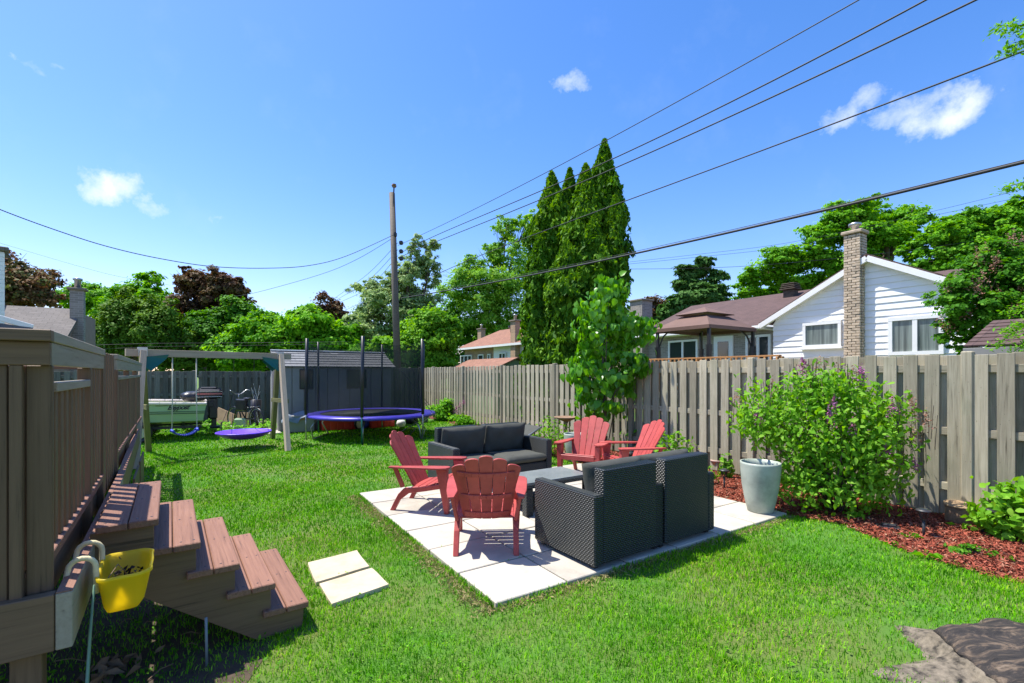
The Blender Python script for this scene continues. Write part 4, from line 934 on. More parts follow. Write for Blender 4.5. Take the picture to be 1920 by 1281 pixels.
MB().lathe([(.001, .20), (.2, .215), (.38, .26), (.50, .335), (.53, .36), (.525, .375), (.5, .365), (.36, .30), (.001, .255)], 40, wob=lambda t, z: 1 + .012 * math.sin(7 * t) + .008 * math.sin(19 * t)).build('saucer', M['purple'], ss, True)
for a in range(4):
    t = math.pi / 4 + a * math.pi / 2; MB().tube([(.52 * math.cos(t), .52 * math.sin(t), .36), (.2 if math.cos(t) > 0 else -.2, 0, 1.2), (.2 if math.cos(t) > 0 else -.2, 0, 1.93)], .005, 5).build('rope', M['black'], ss)
ss.rotation_euler = (0, R(0), ang)
# ================================================================ TRAMPOLINE
tc_ = Vector((-3.62, 12.2, 0)); tr_ = thing('trampoline', 'round trampoline with purple-blue pad and black safety net', 'trampoline', tc_)
RR = 1.58
def ringp(r, z, n=48): return [(r * math.cos(2 * math.pi * i / n), r * math.sin(2 * math.pi * i / n), z) for i in range(n + 1)]
MB().tube(ringp(RR - .05, .56), .022, 6, False).build('ring_frame', M['steel'], tr_, True)
MB().lathe([(1.27, .60), (1.29, .612), (1.45, .62), (RR, .60), (RR + .02, .57), (RR + .015, .53), (RR - .01, .55), (1.45, .595), (1.27, .597)], 72, wob=lambda t, z: 1 + .004 * math.sin(23 * t) + .006 * math.sin(6 * t), cap=False).build('safety_pad', M['blue_pad'], tr_, True)
MB().lathe([(1.33, .588), (.7, .575), (.001, .565)], 48).build('jumping_mat', M['mat'], tr_, True)
feet = [at(587, 825), at(680, 833), at(790, 824), at(798, 806), at(718, 802), at(616, 814)]
tops = []
for i, f_ in enumerate(feet):
    q = f_ - tc_; q.z = 0; d = q.normalized(); e = d * (RR - .02)
    mb = MB(); mb.tube([d * (RR - .25) + Vector((0, 0, .54)), e * .96 + Vector((0, 0, .3)), q + Vector((0, 0, .01)), ], .019, 8); mb.build('leg', M['steel'], tr_, True)
    tp = d * (RR + .03); lean = Vector((random.uniform(-.03, .03), 0, 0)); tops.append((tp, tp + lean + Vector((0, 0, 2.44))))
    mb = MB(); mb.tube([tp + Vector((0, 0, .02)), tp + Vector((0, 0, .75))], .018, 8); mb.build('lower_pole', M['green_metal'] if i % 2 else M['steel'], tr_, True)
    mb = MB(); mb.tube([tp + Vector((0, 0, .62)), tp + lean * .5 + Vector((0, 0, 1.5)), tp + lean + Vector((0, 0, 2.46))], .038 if i in (0, 1, 2) else .026, 10); mb.build('pole', M['black'], tr_, True)
for a, b_ in ((0, 5), (2, 3)): MB().tube([feet[a] - tc_ + Vector((0, 0, .02)), feet[b_] - tc_ + Vector((0, 0, .02))], .016, 6).build('base_tube', M['steel'], tr_, True)
ns = 14
for i in range(6):
    if i == 2: pass
    a0, a1 = tops[i], tops[(i + 1) % 6]
    mb = MB(); nv_ = 7
    for j in range(ns + 1):
        for k in range(nv_):
            t = j / ns; s = k / (nv_ - 1); b0 = a0[0].lerp(a1[0], t); b1 = a0[1].lerp(a1[1], t)
            zlo = .62; ztop = b1.z - .05 - .22 * math.sin(math.pi * t) * (1.5 if i == 0 else .5)
            if i == 0 and t < .5: ztop = b1.z - .05 - .6 * t * (1 - t) * 2
            p_ = b0.lerp(b1, s); r = 1 - .05 * math.sin(math.pi * s) * math.sin(math.pi * t) + .02 * math.sin(9 * t + 3 * s)
            mb.v.append((p_.x * r, p_.y * r, zlo + (ztop - zlo) * s))
    for j in range(ns):
        for k in range(nv_ - 1): a = j * nv_ + k; mb.f.append((a, a + nv_, a + nv_ + 1, a + 1))
    mb.build('net_panel', M['net'], tr_, True)
# ladder and opening cords
lx = at(741, 816) - tc_; lx2 = at(765, 818) - tc_
for q in (lx, lx2):
    q.z = 0; t_ = q.normalized() * (RR + .02)
    MB().tube([q * 1.0, (t_.x, t_.y, .6)], .014, 6).build('ladder_rail', M['steel'], tr_, True)
    MB().tube([(t_.x, t_.y, .6), ((lx.x + lx2.x) / 2 * .95, (lx.y + lx2.y) / 2 * .95, 1.72)], .006, 5).build('cord', M['black'], tr_)
for s in (.35, .8): 
    a = lx.lerp(Vector((lx.normalized().x * RR, lx.normalized().y * RR, .6)), s); b_ = lx2.lerp(Vector((lx2.normalized().x * RR, lx2.normalized().y * RR, .6)), s); MB().beam(a, b_, .05, .02, (0, 0, 1), .003).build('rung', M['steel'], tr_)
# ================================================================ SHED
SU, SV = uv_of(Vector((-6.39, 12.9, 0))); SW, SDp = 3.12, 2.1
sh = thing('garden_shed', 'grey resin garden shed with pale ridge behind the trampoline', 'shed', gw(SU, SV), AP); g_ = M['shed_grey']
MB().box((SW / 2, SDp / 2, .90), (SW - .06, SDp - .06, 1.78)).build('wall_core', M['black'], sh)
x = 0; win = [(.62, .98), (1.95, 2.5)]
for i in range(10):
    w = SW / 10; MB().box((x + w / 2, 0, .895), (w - .012, .05, 1.79), None, .006).build('wall_panel', g_, sh); x += w
for i in range(3):
    if i < 1: MB().box((0, SDp - .3, .895), (.05, .58, 1.79), None, .006).build('wall_panel', g_, sh)
MB().box((0, .3, .895), (.05, .58, 1.79), None, .006).build('wall_panel', g_, sh)
dr = MB().box((-.012, SDp / 2, .90), (.05, .90, 1.74), None, .01).build('door', plain('shed_door_grey', (.13, .115, .12), .6, .06, 5, .1), sh)
MB().box((-.05, SDp / 2 - .35, .95), (.03, .03, .14), None, .006).build('handle', M['steel'], dr)
for yy in (SDp / 2 - .47, SDp / 2 + .47): MB().box((-.015, yy, .9), (.05, .035, 1.8), None, .004).build('door_frame', M['white'], sh)
MB().box((.0, -.0, .9), (.07, .07, 1.8), None, .006).build('corner_trim', g_, sh)
for a, b_ in ((.50, .86), (1.78, 2.36)):
    w_ = MB().box(((a + b_) / 2, -.03, 1.45), (b_ - a, .03, .56), None, .006).build('window', M['black'], sh)
    MB().box(((a + b_) / 2, -.048, 1.45), (b_ - a - .05, .01, .50)).build('pane', M['glass'], w_)
rz = 2.27; ez = 1.80; Ro = .12
for s, y0, y1 in ((1, -.10, SDp / 2), (-1, SDp + .10, SDp / 2)):
    n_ = 6
    for k in range(n_):
        f0, f1 = k / n_, (k + 1) / n_; ya, yb = y0 + (y1 - y0) * f0, y0 + (y1 - y0) * f1; za, zb = ez + (rz - ez) * f0, ez + (rz - ez) * f1
        MB().beam((SW / 2, ya, za + .012), (SW / 2, yb + (yb - ya) * .15, zb + .002), SW + 2 * Ro, .02, (0, 0, 1), .002).build('roof_course', M['shed_roof'], sh)
for x_ in (0.0, SW): MB().prism([(0, 1.79), (SDp, 1.79), (SDp / 2, rz - .04)], .04, Matrix.Translation((x_, 0, 0)) @ Matrix(((0, 0, 1, 0), (1, 0, 0, 0), (0, 1, 0, 0), (0, 0, 0, 1)))).build('gable', g_, sh)
MB().beam((-Ro, SDp / 2, rz + .03), (SW + Ro, SDp / 2, rz + .03), .12, .03, (0, 0, 1), .005).build('ridge_cap', M['white'], sh)
MB().box((.10, -.04, .98), (.10, .02, .16), None, .004).build('latch_box', M['white'], sh)
p = at(500, 812); mb = MB(); mb.box((0, 0, .02), (.95, 1.5, .03), None, .005); o = mb.build('ground_slab', M['slab']); o.location = (-6.95, 12.9, 0); o.rotation_euler = (0, 0, AP); tag(o, 'pale slab on the ground at the shed door', 'slab')
# ================================================================ THINGS BY THE SHED
p = gw(SU, SV)
def shedp(x, y, z=0): return gw(SU + x, SV + y, z)
tub = thing('storage_box', 'dark grey storage box with a crumpled blue-grey tarp on top', 'box', shedp(.45, -.32), AP)
MB().box((0, 0, .25), (.72, .42, .46), None, .02).build('box_body', M['shed_grey'], tub)
mb = MB(); nx = 12
for i in range(nx + 1):
    for j in range(nx + 1):
        x, y = (i / nx - .5) * .86, (j / nx - .5) * .5; e = max(abs(x) / .43, abs(y) / .25); z = .50 + .05 * math.sin(9 * x + 4 * y) + .04 * math.sin(17 * y + 3 * x) - .22 * max(0, e - .75) / .25 * (1 if x < 0 else .4)
        mb.v.append((x, y - .01, z))
for i in range(nx):
    for j in range(nx): a = i * (nx + 1) + j; mb.f.append((a, a + nx + 1, a + nx + 2, a + 1))
mb.build('tarp', M['tarp'], tub, True); MB().box((.1, -.2, .36), (.45, .05, .04), Matrix.Rotation(R(-8), 4, 'Y'), .01).build('orange_trim', M['cedar'], tub)
def crate(lb, x, w, n_):
    T = thing('red_crate', lb, 'crate', shedp(x, -.30), AP, 'red ribbed crates along the shed wall')
    MB().box((w / 2, 0, .21), (w, .44, .40), None, .015).build('crate_body', M['red_bin'], T)
    for k in range(n_): MB().box((w * (k + .5) / n_, -.225, .21), (w / n_ * .72, .03, .36), None, .008).build('rib', M['red_bin'], T)
crate('longer red ribbed crate under the trampoline, beside the grey box', 1.0, .95, 5); crate('shorter red ribbed crate under the trampoline beside a blue bag', 2.35, .72, 4)
mb = MB(); mb.lathe([(.001, 0), (.17, .02), (.21, .12), (.17, .27), (.08, .36), (.001, .38)], 20, wob=lambda t, z: 1 + .12 * math.sin(3 * t + 9 * z) + .05 * math.sin(8 * t)); o = mb.build('cloth_bag', M['blue'], None, True); o.location = shedp(2.13, -.32); tag(o, 'crumpled blue bag between the two red crates', 'bag')
wh = thing('wheelbarrow_wheel', 'black wheel leaning between red crates and blue bag', 'wheel', shedp(2.0, -.62), AP + .4)
MB().tube([(.15 * math.cos(t), 0, .17 + .15 * math.sin(t)) for t in np.linspace(0, 2 * math.pi, 25)], .03, 8, False).build('tyre', M['black'], wh, True); MB().lathe([(.001, -.02), (.12, -.02), (.12, .02), (.001, .02)], 20).build('hub', M['steel'], wh, rot=(R(90), 0, 0), loc=(0, 0, .17))
bu = thing('bucket', 'pale grey bucket in front of the fence beside the trampoline', 'bucket', at(783, 798) + Vector((.05, .8, 0))); MB().lathe([(.12, 0), (.16, .3), (.17, .31), (.15, .3), (.11, .02)], 24).build('bucket_body', M['tarp'], bu, True); MB().tube([(.165 * math.cos(t), .03, .3 + .1 * math.sin(t)) for t in np.linspace(0, math.pi, 9)], .004, 5).build('handle', M['steel'], bu)
bk = thing('trash_bag', 'shiny black bag standing beside the grey bucket', 'bag', at(764, 799) + Vector((0, .6, 0))); MB().lathe([(.001, 0), (.17, .01), (.2, .12), (.15, .27), (.04, .33), (.05, .38), (.001, .37)], 20, wob=lambda t, z: 1 + .1 * math.sin(5 * t + 12 * z)).build('bag_body', M['black'], bk, True)
p = atY(752, 788, 13.9); mb = MB(); mb.lathe([(.001, -.13), (.11, -.08), (.14, 0), (.11, .08), (.001, .13)], 20); o = mb.build('play_ball', M['lf_silver'] if False else M['white'], None, True); o.location = (p.x, p.y, .14); tag(o, 'small pale ball lying under the trampoline ladder', 'ball')
# ================================================================ BOAT ON TRAILER
bo = thing('motor_boat', 'pale green open motor boat with cream gunwale and black outboard, parked behind the swing', 'boat', (-8.33, 12.81, 0), math.atan2(-.54, -.84))
# local x runs from transom to bow, local y towards the near side is negative... hull lofted from sections
def hull_sec(x):
    t = x / 4.3; b = .78 * (1 - max(0, t - .35) ** 2.2 * 2.2); b = max(b, .02); zt = .875 + .10 * t + .16 * t * t; zk = .36 + .20 * max(0, t - .4) ** 1.5; zc = zk + .10 + .25 * t ** 3
    return b, zt, zk, zc
secs = []; mbh = MB(); xs = np.linspace(0, 4.3, 15); nn_ = 9
for x in xs:
    b, zt, zk, zc = hull_sec(x); rk = -.10 * 0
    pts = [(b, zt), (b * .965, zc + (zt - zc) * .55), (b * .94, zc + (zt - zc) * .45), (b * .86, zc), (0, zk), (-b * .86, zc), (-b * .94, zc + (zt - zc) * .45), (-b * .965, zc + (zt - zc) * .55), (-b, zt)]
    for y, z in pts: mbh.v.append((x + (.875 - z) * .17 * (1 if x < .5 else 0), y + .78, z))
for i in range(len(xs) - 1):
    for j in range(nn_ - 1): a = i * nn_ + j; mbh.f.append((a, a + 1, a + nn_ + 1, a + nn_))
mbh.f.append(tuple(range(nn_))); mbh.build('hull', M['hull'], bo)
for s in (1, -1):
    pts = [(x, s * (hull_sec(x)[0] + .012) + .78, hull_sec(x)[1] + .005) for x in xs]
    mb = MB()
    for a, b_ in zip(pts, pts[1:]): mb.beam(a, b_, .075, .055, (0, 0, 1), .012)
    mb.build('gunwale', M['gunwale'], bo)
    for dz in (0, .045):
        pts = [(x + .03, s * (hull_sec(x)[0] * .967 + .004) + .78, hull_sec(x)[3] + (hull_sec(x)[1] - hull_sec(x)[3]) * .5 + dz - .02) for x in xs]
        MB().tube(pts, .008, 5).build('rub_strip', M['green_metal'] if False else plain('dark_green_strip', (.03, .07, .04), .5), bo)
MB().box((0.02, .78, .86), (.05, 1.5, .06), None, .01).build('transom_cap', M['gunwale'], bo)
mb = MB(); mb.add([(.1, .1, .62), (3.6, .3, .66), (3.6, 1.26, .66), (.1, 1.46, .62)], [(0, 1, 2, 3)]); mb.build('deck_liner', M['gunwale'], bo)
for x in (1.0, 2.3): MB().box((x, .78, .80), (.3, 1.4, .05), None, .01).build('bench', M['gunwale'], bo)
mb = MB(); mb.lathe([(.001, -.1), (.2, -.06), (.3, .03), (.26, .13), (.12, .19), (.001, .17)], 20, wob=lambda t, z: 1 + .15 * math.sin(3 * t + 8 * z) + .08 * math.sin(7 * t)); o = mb.build('bundled_cover', M['black'], None, True); o.location = bo.matrix_basis @ Vector((0, 0, 0)); 
bo_m = Matrix.Translation(bo.location) @ Matrix.Rotation(bo.rotation_euler.z, 4, 'Z')
o.location = bo_m @ Vector((.30, .45, .96)); tag(o, 'black and silver bundled cover lying in the stern of the boat', 'cover')
MB().lathe([(.001, .0), (.14, .02), (.18, .09), (.1, .16), (.001, .17)], 14, (.12, .12, .0), wob=lambda t, z: 1 + .2 * math.sin(4 * t + 20 * z)).build('silver_fold', M['tarp'], o, True)
mo = MB().box((-.06, .62, 1.10), (.56, .34, .24), None, .05).build('motor_cowl', M['black'], bo, bevel=.02)
MB().box((-.04, .62, 1.235), (.36, .24, .05), None, .02).build('cowl_cap', M['black'], mo)
MB().box((-.06, .62, 1.085), (.565, .347, .045), None, .004).build('red_stripe', plain('faded_red_stripe', (.35, .10, .09), .5), mo)
MB().box((-.06, .62, 1.145), (.563, .346, .008), None, .001).build('silver_line', M['white'], mo)
MB().box((-.06, .62, 1.01), (.563, .346, .008), None, .001).build('silver_line', M['white'], mo)
MB().box((-.14, .62, .70), (.20, .20, .55), None, .03).build('motor_leg', M['black'], bo)
MB().box((-.16, .62, .28), (.12, .06, .42), None, .02).build('drive_shaft', M['black'], bo)
mb = MB(); mb.tube([(-.08, .62, .2), (-.3, .62, .2)], [.035, .05], 10)
for k in range(3):
    a = k * 2.094; mb.beam((-.32, .62, .2), (-.33, .62 + .13 * math.cos(a), .2 + .13 * math.sin(a)), .09, .012, (1, .3, 0), .004)
mb.build('propeller', M['black'], bo)
MB().box((-.10, .62, .82), (.12, .26, .16), None, .01).build('motor_bracket', M['black'], bo)
# script lettering on the side
fc = bpy.data.curves.new('lettering', 'FONT'); fc.body = 'Baypost'; fc.size = .155; fc.shear = .45; fc.extrude = .003; fc.space_character = .85; fc.offset = .003
ft_ = bpy.data.objects.new('tmp', fc); S.collection.objects.link(ft_); bpy.context.view_layer.update()
me = bpy.data.meshes.new_from_object(ft_.evaluated_get(bpy.context.evaluated_depsgraph_get())); bpy.data.objects.remove(ft_)
me.materials.clear(); me.materials.append(M['black']); o = link('lettering', me, bo); b0 = hull_sec(.7)[0]
# near side of the hull: which y faces the camera?
near = 1 if (bo_m @ Vector((1, 1.56, 0))).y < (bo_m @ Vector((1, 0, 0))).y else -1
yy = .78 + near * (b0 * .985 + .012)
o.matrix_basis = Matrix.Translation((.78 if near > 0 else .2, yy, .755)) @ Matrix.Rotation(R(180) if near > 0 else 0, 4, 'Z') @ Matrix.Rotation(R(86), 4, 'X')
plank('underline', (.15, yy, .845), (1.0, yy, .853), .006, .010, M['black'], bo)
tr = thing('boat_trailer', 'low dark boat trailer with small wheels under the green boat', 'trailer', bo.location, bo.rotation_euler.z)
for y in (.35, 1.21): plank('frame_rail', (.1, y, .30), (3.9, y, .33), .06, .07, M['black_metal'], tr)
for x in (.5, 1.8, 3.4): plank('cross_member', (x, .3, .30), (x, 1.26, .30), .06, .06, M['black_metal'], tr)
for y in (.0, 1.56):
    w_ = MB().tube([(1.3 + .2 * math.cos(t), y, .24 + .2 * math.sin(t)) for t in np.linspace(0, 2 * math.pi, 25)], .06, 8, False).build('wheel', M['black'], tr, True)
    MB().lathe([(.001, -.03), (.13, -.03), (.13, .03), (.001, .03)], 20).build('rim', M['steel'], w_, rot=(R(90), 0, 0), loc=(1.3, y, .24))
plank('axle', (1.3, .0, .24), (1.3, 1.56, .24), .05, .05, M['black_metal'], tr)
# ================================================================ BICYCLE AND CLUTTER BY THE SHED
bkp = Vector((-8.05, 13.6, 0)); bi = thing('bicycle', 'black bicycle with a bag over its frame, leaning by the dark fence', 'bicycle', bkp, R(-28))
for x, nm in ((0, 'wheel'), (1.02, 'wheel')):
    w_ = MB().tube([(x + .31 * math.cos(t), 0, .33 + .31 * math.sin(t)) for t in np.linspace(0, 2 * math.pi, 33)], .02, 8, False).build(nm, M['black'], bi, True)
    MB().tube([(x + .285 * math.cos(t), 0, .33 + .285 * math.sin(t)) for t in np.linspace(0, 2 * math.pi, 33)], .009, 6, False).build('rim', M['steel'], w_, True)
    mb = MB()
    for k in range(14): a = k * math.pi / 7; mb.tube([(x, 0, .33), (x + .28 * math.cos(a), 0, .33 + .28 * math.sin(a))], .0015, 3)
    mb.build('spokes', M['steel'], w_); w_.children[-1]['kind'] = 'stuff'
mb = MB()
for a, b_ in (((0, 0, .33), (.20, 0, .85)), ((.17, 0, .78), (.60, 0, .74)), ((.17, 0, .72), (.52, 0, .33)), ((.52, 0, .33), (.62, 0, .85)), ((.52, 0, .33), (1.02, 0, .33)), ((.60, 0, .76), (1.02, 0, .33))): mb.tube([a, b_], .018, 8)
mb.build('frame', M['black'], bi, True)
MB().tube([(.20, 0, .85), (.21, 0, 1.02)], .014).build('stem', M['steel'], bi, True)
MB().tube([(.30, -.28, 1.12), (.20, -.24, 1.14), (.20, -.08, 1.02), (.20, .08, 1.02), (.20, .24, 1.14), (.30, .28, 1.12)], .012, 8).build('handlebar', M['steel'], bi, True)
MB().box((.64, 0, .90), (.26, .14, .06), None, .025).build('saddle', M['black'], bi)
MB().tube([(.52, -.06, .33), (.60, -.08, .20)], .01).build('crank', M['steel'], bi)
MB().box((.45, -.08, .72), (.42, .10, .34), Matrix.Rotation(R(0), 4, 'Y'), .03).build('frame_bag', M['black'], bi)
go_ = thing('golf_cart_bag', 'dark golf bag stand with silver tubes beside the shed corner', 'golf bag', (-7.55, 13.75, 0), R(10))
MB().tube([(0, 0, .05), (.05, 0, .85)], [.13, .15], 14).build('bag', M['black'], go_, True)
for k in range(5): MB().tube([(.05 + random.uniform(-.08, .08), random.uniform(-.05, .05), .8), (.05 + random.uniform(-.15, .15), random.uniform(-.05, .05), 1.08 + .06 * k)], .008).build('club', M['steel'], go_)
mb = MB(); mb.tube([(-.2, -.12, 0), (-.1, -.12, .5), (.1, -.12, .7)], .012); mb.tube([(.2, -.12, 0), (.1, -.12, .5)], .012); mb.tube([(-.15, -.14, .62), (.2, -.14, .66)], .012); mb.build('stand', M['steel'], go_)
o = MB().box((0, 0, .17), (.30, .26, .34), None, .03).build('fuel_can', M['hull']); o.location = (-7.72, 13.35, 0); o.rotation_euler = (0, 0, .4); tag(o, 'pale green can on the ground in front of the golf bag', 'can')
o = MB().box((0, 0, 0), (.75, .03, .42), None, .004).build('tan_board', M['tan']); o.location = (-8.55, 13.95, .30); o.rotation_euler = (R(-14), R(16), R(-20)); tag(o, 'tan board leaning askew against the fence behind the bicycle', 'board')
o = MB().box((0, 0, 0), (.7, .03, .40), None, .004).build('tan_board', M['tan']); o.location = (-7.95, 14.1, .24); o.rotation_euler = (R(-12), 0, R(-10)); tag(o, 'tan board standing upright behind the bicycle front wheel', 'board')
# ================================================================ HOUSES BEYOND THE FENCE
def slab3(name, pts, thick, mat, parent, off=0):
    pts = [Vector(p) for p in pts]; x = (pts[1] - pts[0]).normalized(); n = x.cross(pts[-1] - pts[0]).normalized(); y = n.cross(x)
    m = Matrix.Identity(4)
    for i, a in enumerate((x, y, n)):
        for j in range(3): m[j][i] = a[j]
    m.translation = pts[0] + n * off
    poly = [((p - pts[0]).dot(x), (p - pts[0]).dot(y)) for p in pts]
    o = MB().prism(poly, thick, None).build(name, mat, parent); o.matrix_basis = m; return o
def window(parent, U, V0, V1, z0, z1, panes=1, fr=.07, glass='glass', sill=True, U_off=.0):
    f = thing_part('window', parent); V0, V1 = min(V0, V1), max(V0, V1)
    mb = MB(); t = .09
    for a, b_, c, d in ((V0, V1, z1 - fr, z1), (V0, V1, z0, z0 + fr)): mb.box((U - .02, (a + b_) / 2, (c + d) / 2), (t, b_ - a, d - c))
    for a in [V0, V1 - fr]: mb.box((U - .02, a + fr / 2, (z0 + z1) / 2), (t - .006, fr, z1 - z0 - 2 * fr))
    for k in range(1, panes): a = V0 + (V1 - V0) * k / panes; mb.box((U - .02, a, (z0 + z1) / 2), (t - .012, fr * 1.1, z1 - z0 - 2 * fr))
    o = mb.build('window', M['white'], parent)
    for k in range(panes):
        a = V0 + (V1 - V0) * k / panes + fr * .6; b_ = V0 + (V1 - V0) * (k + 1) / panes - fr * .6
        g = MB().box((U - .012, (a + b_) / 2, (z0 + z1) / 2), (.02, b_ - a, z1 - z0 - fr * 1.2)).build('pane', M[glass], o)
    if sill: MB().box((U - .05, (V0 + V1) / 2, z0 - .03), (.14, V1 - V0 + .1, .05), None, .008).build('sill', M['white'], o)
    return o
def thing_part(n, p): return None
def chimney(parent, name, x0, x1, y0, y1, z0, z1, mat, cap=True, flue=True):
    c = MB().box(((x0 + x1) / 2, (y0 + y1) / 2, (z0 + z1) / 2), (x1 - x0 - .04, y1 - y0 - .04, z1 - z0)).build(name, M['mortar'], parent)
    for pts in ([(x0, y1, z0), (x0, y0, z0), (x0, y0, z1), (x0, y1, z1)], [(x0, y0, z0), (x1, y0, z0), (x1, y0, z1), (x0, y0, z1)], [(x1, y0, z0), (x1, y1, z0), (x1, y1, z1), (x1, y0, z1)]):
        slab3('brick_face', pts, .02, mat, c, -.012)
    if cap: MB().box(((x0 + x1) / 2, (y0 + y1) / 2, z1 + .04), (x1 - x0 + .14, y1 - y0 + .14, .08), None, .015).build('cap', M['mortar'], c)
    if flue: MB().lathe([(.09, 0), (.09, .25), (.13, .27), (.13, .33), (.001, .36)], 14, ((x0 + x1) / 2, (y0 + y1) / 2, z1 + .08)).build('flue', M['steel'], c, True)
    return c
hA = thing('white_house', 'white sided house with tall cream brick chimney behind the right fence', 'house', (0, 0, 0), AP)
Uw = 15.0; ap = (5.43, 4.66); e0, e1, ez_ = 2.85, 8.01, 3.26
MB().box((Uw + 3.0, (e0 + e1) / 2, 1.6), (5.9, e1 - e0 - .04, 3.2)).build('wall_core', M['siding'], hA)
def vr(z): return (e0, e1) if z <= ez_ else (ap[0] - (ap[0] - e0) * (ap[1] - z) / (ap[1] - ez_), ap[0] + (e1 - ap[0]) * (ap[1] - z) / (ap[1] - ez_))
z = .9; 
Mw = Matrix(((0, 0, 1, 0), (1, 0, 0, 0), (0, 1, 0, 0), (0, 0, 0, 1)))
while z < ap[1] - .03:
    z1 = min(z + .176, ap[1] - .01); a0, a1 = vr(z); b0, b1 = vr(z1)
    o = MB().prism([(a0, z), (a1, z), (b1, z1 + .004), (b0, z1 + .004)], .012, Matrix.Translation((Uw - .012, 0, 0)) @ Mw).build('siding_board', M['siding'], hA)
    for v_ in o.data.vertices: v_.co.x -= .022 * (z1 - v_.co.z) / .176
    z += .172
MB().prism([(e0, 3.2), (e1, 3.2), (ap[0], ap[1] - .02)], .05, Matrix.Translation((Uw + .05, 0, 0)) @ Mw).build('gable_backing', M['siding'], hA)
oh = .22; ov = .34
sl0 = (ap[1] - ez_) / (ap[0] - e0); sl1 = (ap[1] - ez_) / (e1 - ap[0])
E0 = (e0 - ov, ez_ - ov * sl0); E1 = (e1 + ov, ez_ - ov * sl1)
for E, nm in ((E0, 0), (E1, 1)):
    a = [(Uw - oh, E[0], E[1] + .14), (21, E[0], E[1] + .14), (21, ap[0], ap[1] + .14), (Uw - oh, ap[0], ap[1] + .14)]
    if nm == 0: a = a
    else: a = [a[1], a[0], a[3], a[2]]
    slab3('roof', a, .05, M['brown_roof'], hA, 0)
    mb = MB(); mb.beam((Uw - oh - .012, E[0], E[1] + .04), (Uw - oh - .012, ap[0], ap[1] + .04), .024, .15, (0, 0, 1), .003); mb.build('fascia_board', M['white'], hA)
    mb = MB(); mb.beam((Uw - oh / 2, E[0] + .02, E[1] + .0), (Uw - oh / 2, ap[0], ap[1] + .0), oh, .02, (0, 0, 1)); mb.build('soffit', M['white'], hA)
    mb = MB(); mb.beam((Uw - oh + .01, E[0], E[1] + .01), (17.2, E[0], E[1] + .01), .10, .10, (0, 0, 1), .02); mb.build('gutter', M['white'], hA)
# cream brick chimney, every brick of its own
cx0, cx1, cy0, cy1, ct = 14.74, 15.10, 5.56, 5.95, 5.42
ck = MB().box(((cx0 + cx1) / 2, (cy0 + cy1) / 2, ct / 2 + .5), (cx1 - cx0 - .05, cy1 - cy0 - .05, ct - 1.0)).build('chimney', M['mortar'], hA)
brm = MB().box((0, 0, 0), (.09, .188, .062), None, .006).mesh('brick', M['cream']); brh = MB().box((0, 0, 0), (.09, .09, .062), None, .006).mesh('brick', M['cream'])
z = 1.35; row = 0
while z < ct - .03:
    pr = .012 if z < 4.75 else .003
    if row % 2 == 0: ys = [(cy0 + .095, brm), (cy0 + .295, brm)]
    else: ys = [(cy0 + .045, brh), (cy0 + .195, brm), (cy0 + .345, brh)]
    for y, ms_ in ys:
        o = link('brick', ms_, ck); o.location = (cx0 + .03 - random.uniform(0, pr), y, z); o.rotation_euler = (0, 0, random.uniform(-.06, .06) * (pr > .01))
    for x_, ms_ in (((cx0 + .17, brm), (cx0 + .32, brh)) if row % 2 else ((cx0 + .13, brh), (cx0 + .28, brm))):
        o = link('brick', ms_, ck); o.location = (x_, cy0 + .03 - random.uniform(0, pr), z); o.rotation_euler = (0, 0, R(90))
    z += .073; row += 1
MB().box(((cx0 + cx1) / 2, (cy0 + cy1) / 2, ct + .05), (cx1 - cx0 + .12, cy1 - cy0 + .12, .09), None, .02).build('cap', M['cream'], ck)
MB().lathe([(.09, 0), (.09, .14), (.15, .16), (.15, .22), (.001, .27)], 14, ((cx0 + cx1) / 2, (cy0 + cy1) / 2, ct + .09)).build('flue', M['steel'], ck, True)
a = uvz(1508, 607, Uw); b_ = uvz(1580, 650, Uw); window(hA, Uw - .05, a.y, b_.y, b_.z, a.z, 1, .08, 'glass2')
a = uvz(1668, 597, Uw); b_ = uvz(1772, 664, Uw); window(hA, Uw - .05, a.y, b_.y, b_.z, a.z, 2, .09, 'glass2', False)
# main wing
Um = 17.2; MB().box((Um + 3.9, 7.6, 1.65), (7.7, 15.2, 3.2)).build('wing_core', M['mortar'], hA)
slab3('brick_wall', [(Um, 15.25, .5), (Um, e1 - .3, .5), (Um, e1 - .3, 3.35), (Um, 15.25, 3.35)], .04, M['grey_brick'], hA)
RU, RZ, EU, EZ = 21.1, 5.05, 16.8, 3.30
slab3('main_roof', [(EU, 15.5, EZ), (EU, -1, EZ), (RU, -1, RZ), (RU, 15.5, RZ)], .06, M['brown_roof'], hA, .05)
slab3('main_roof', [(RU + 4.3, -1, EZ), (RU + 4.3, 15.5, EZ), (RU, 15.5, RZ), (RU, -1, RZ)], .06, M['brown_roof'], hA, .05)
mb = MB(); mb.beam((EU - .02, 15.5, EZ + .0), (EU - .02, e1 + .3, EZ + .0), .09, .11, (0, 0, 1), .015); mb.build('gutter', M['white'], hA)
MB().box((EU + .25, 11.8, EZ - .06), (.5, 7.4, .02)).build('soffit', M['white'], hA)
def pv(px, y, U): 
    q = uvz(px, y, U); return q.y
window(hA, Um - .03, pv(1310, 650, Um), pv(1255, 650, Um), 1.1, 3.05, 2, .08, 'glass', False)
window(hA, Um - .03, pv(1447, 650, Um), pv(1400, 650, Um), 2.0, 3.05, 2, .09, 'glass')
v0, v1 = pv(1376, 650, Um), pv(1340, 650, Um); dr = MB().box((Um - .04, (v0 + v1) / 2, 2.05), (.07, v1 - v0, 2.1), None, .01).build('door', M['white'], hA)
MB().box((Um - .08, (v0 + v1) / 2, 2.45), (.02, (v1 - v0) * .55, .85), None, .003).build('pane', M['glass'], dr)
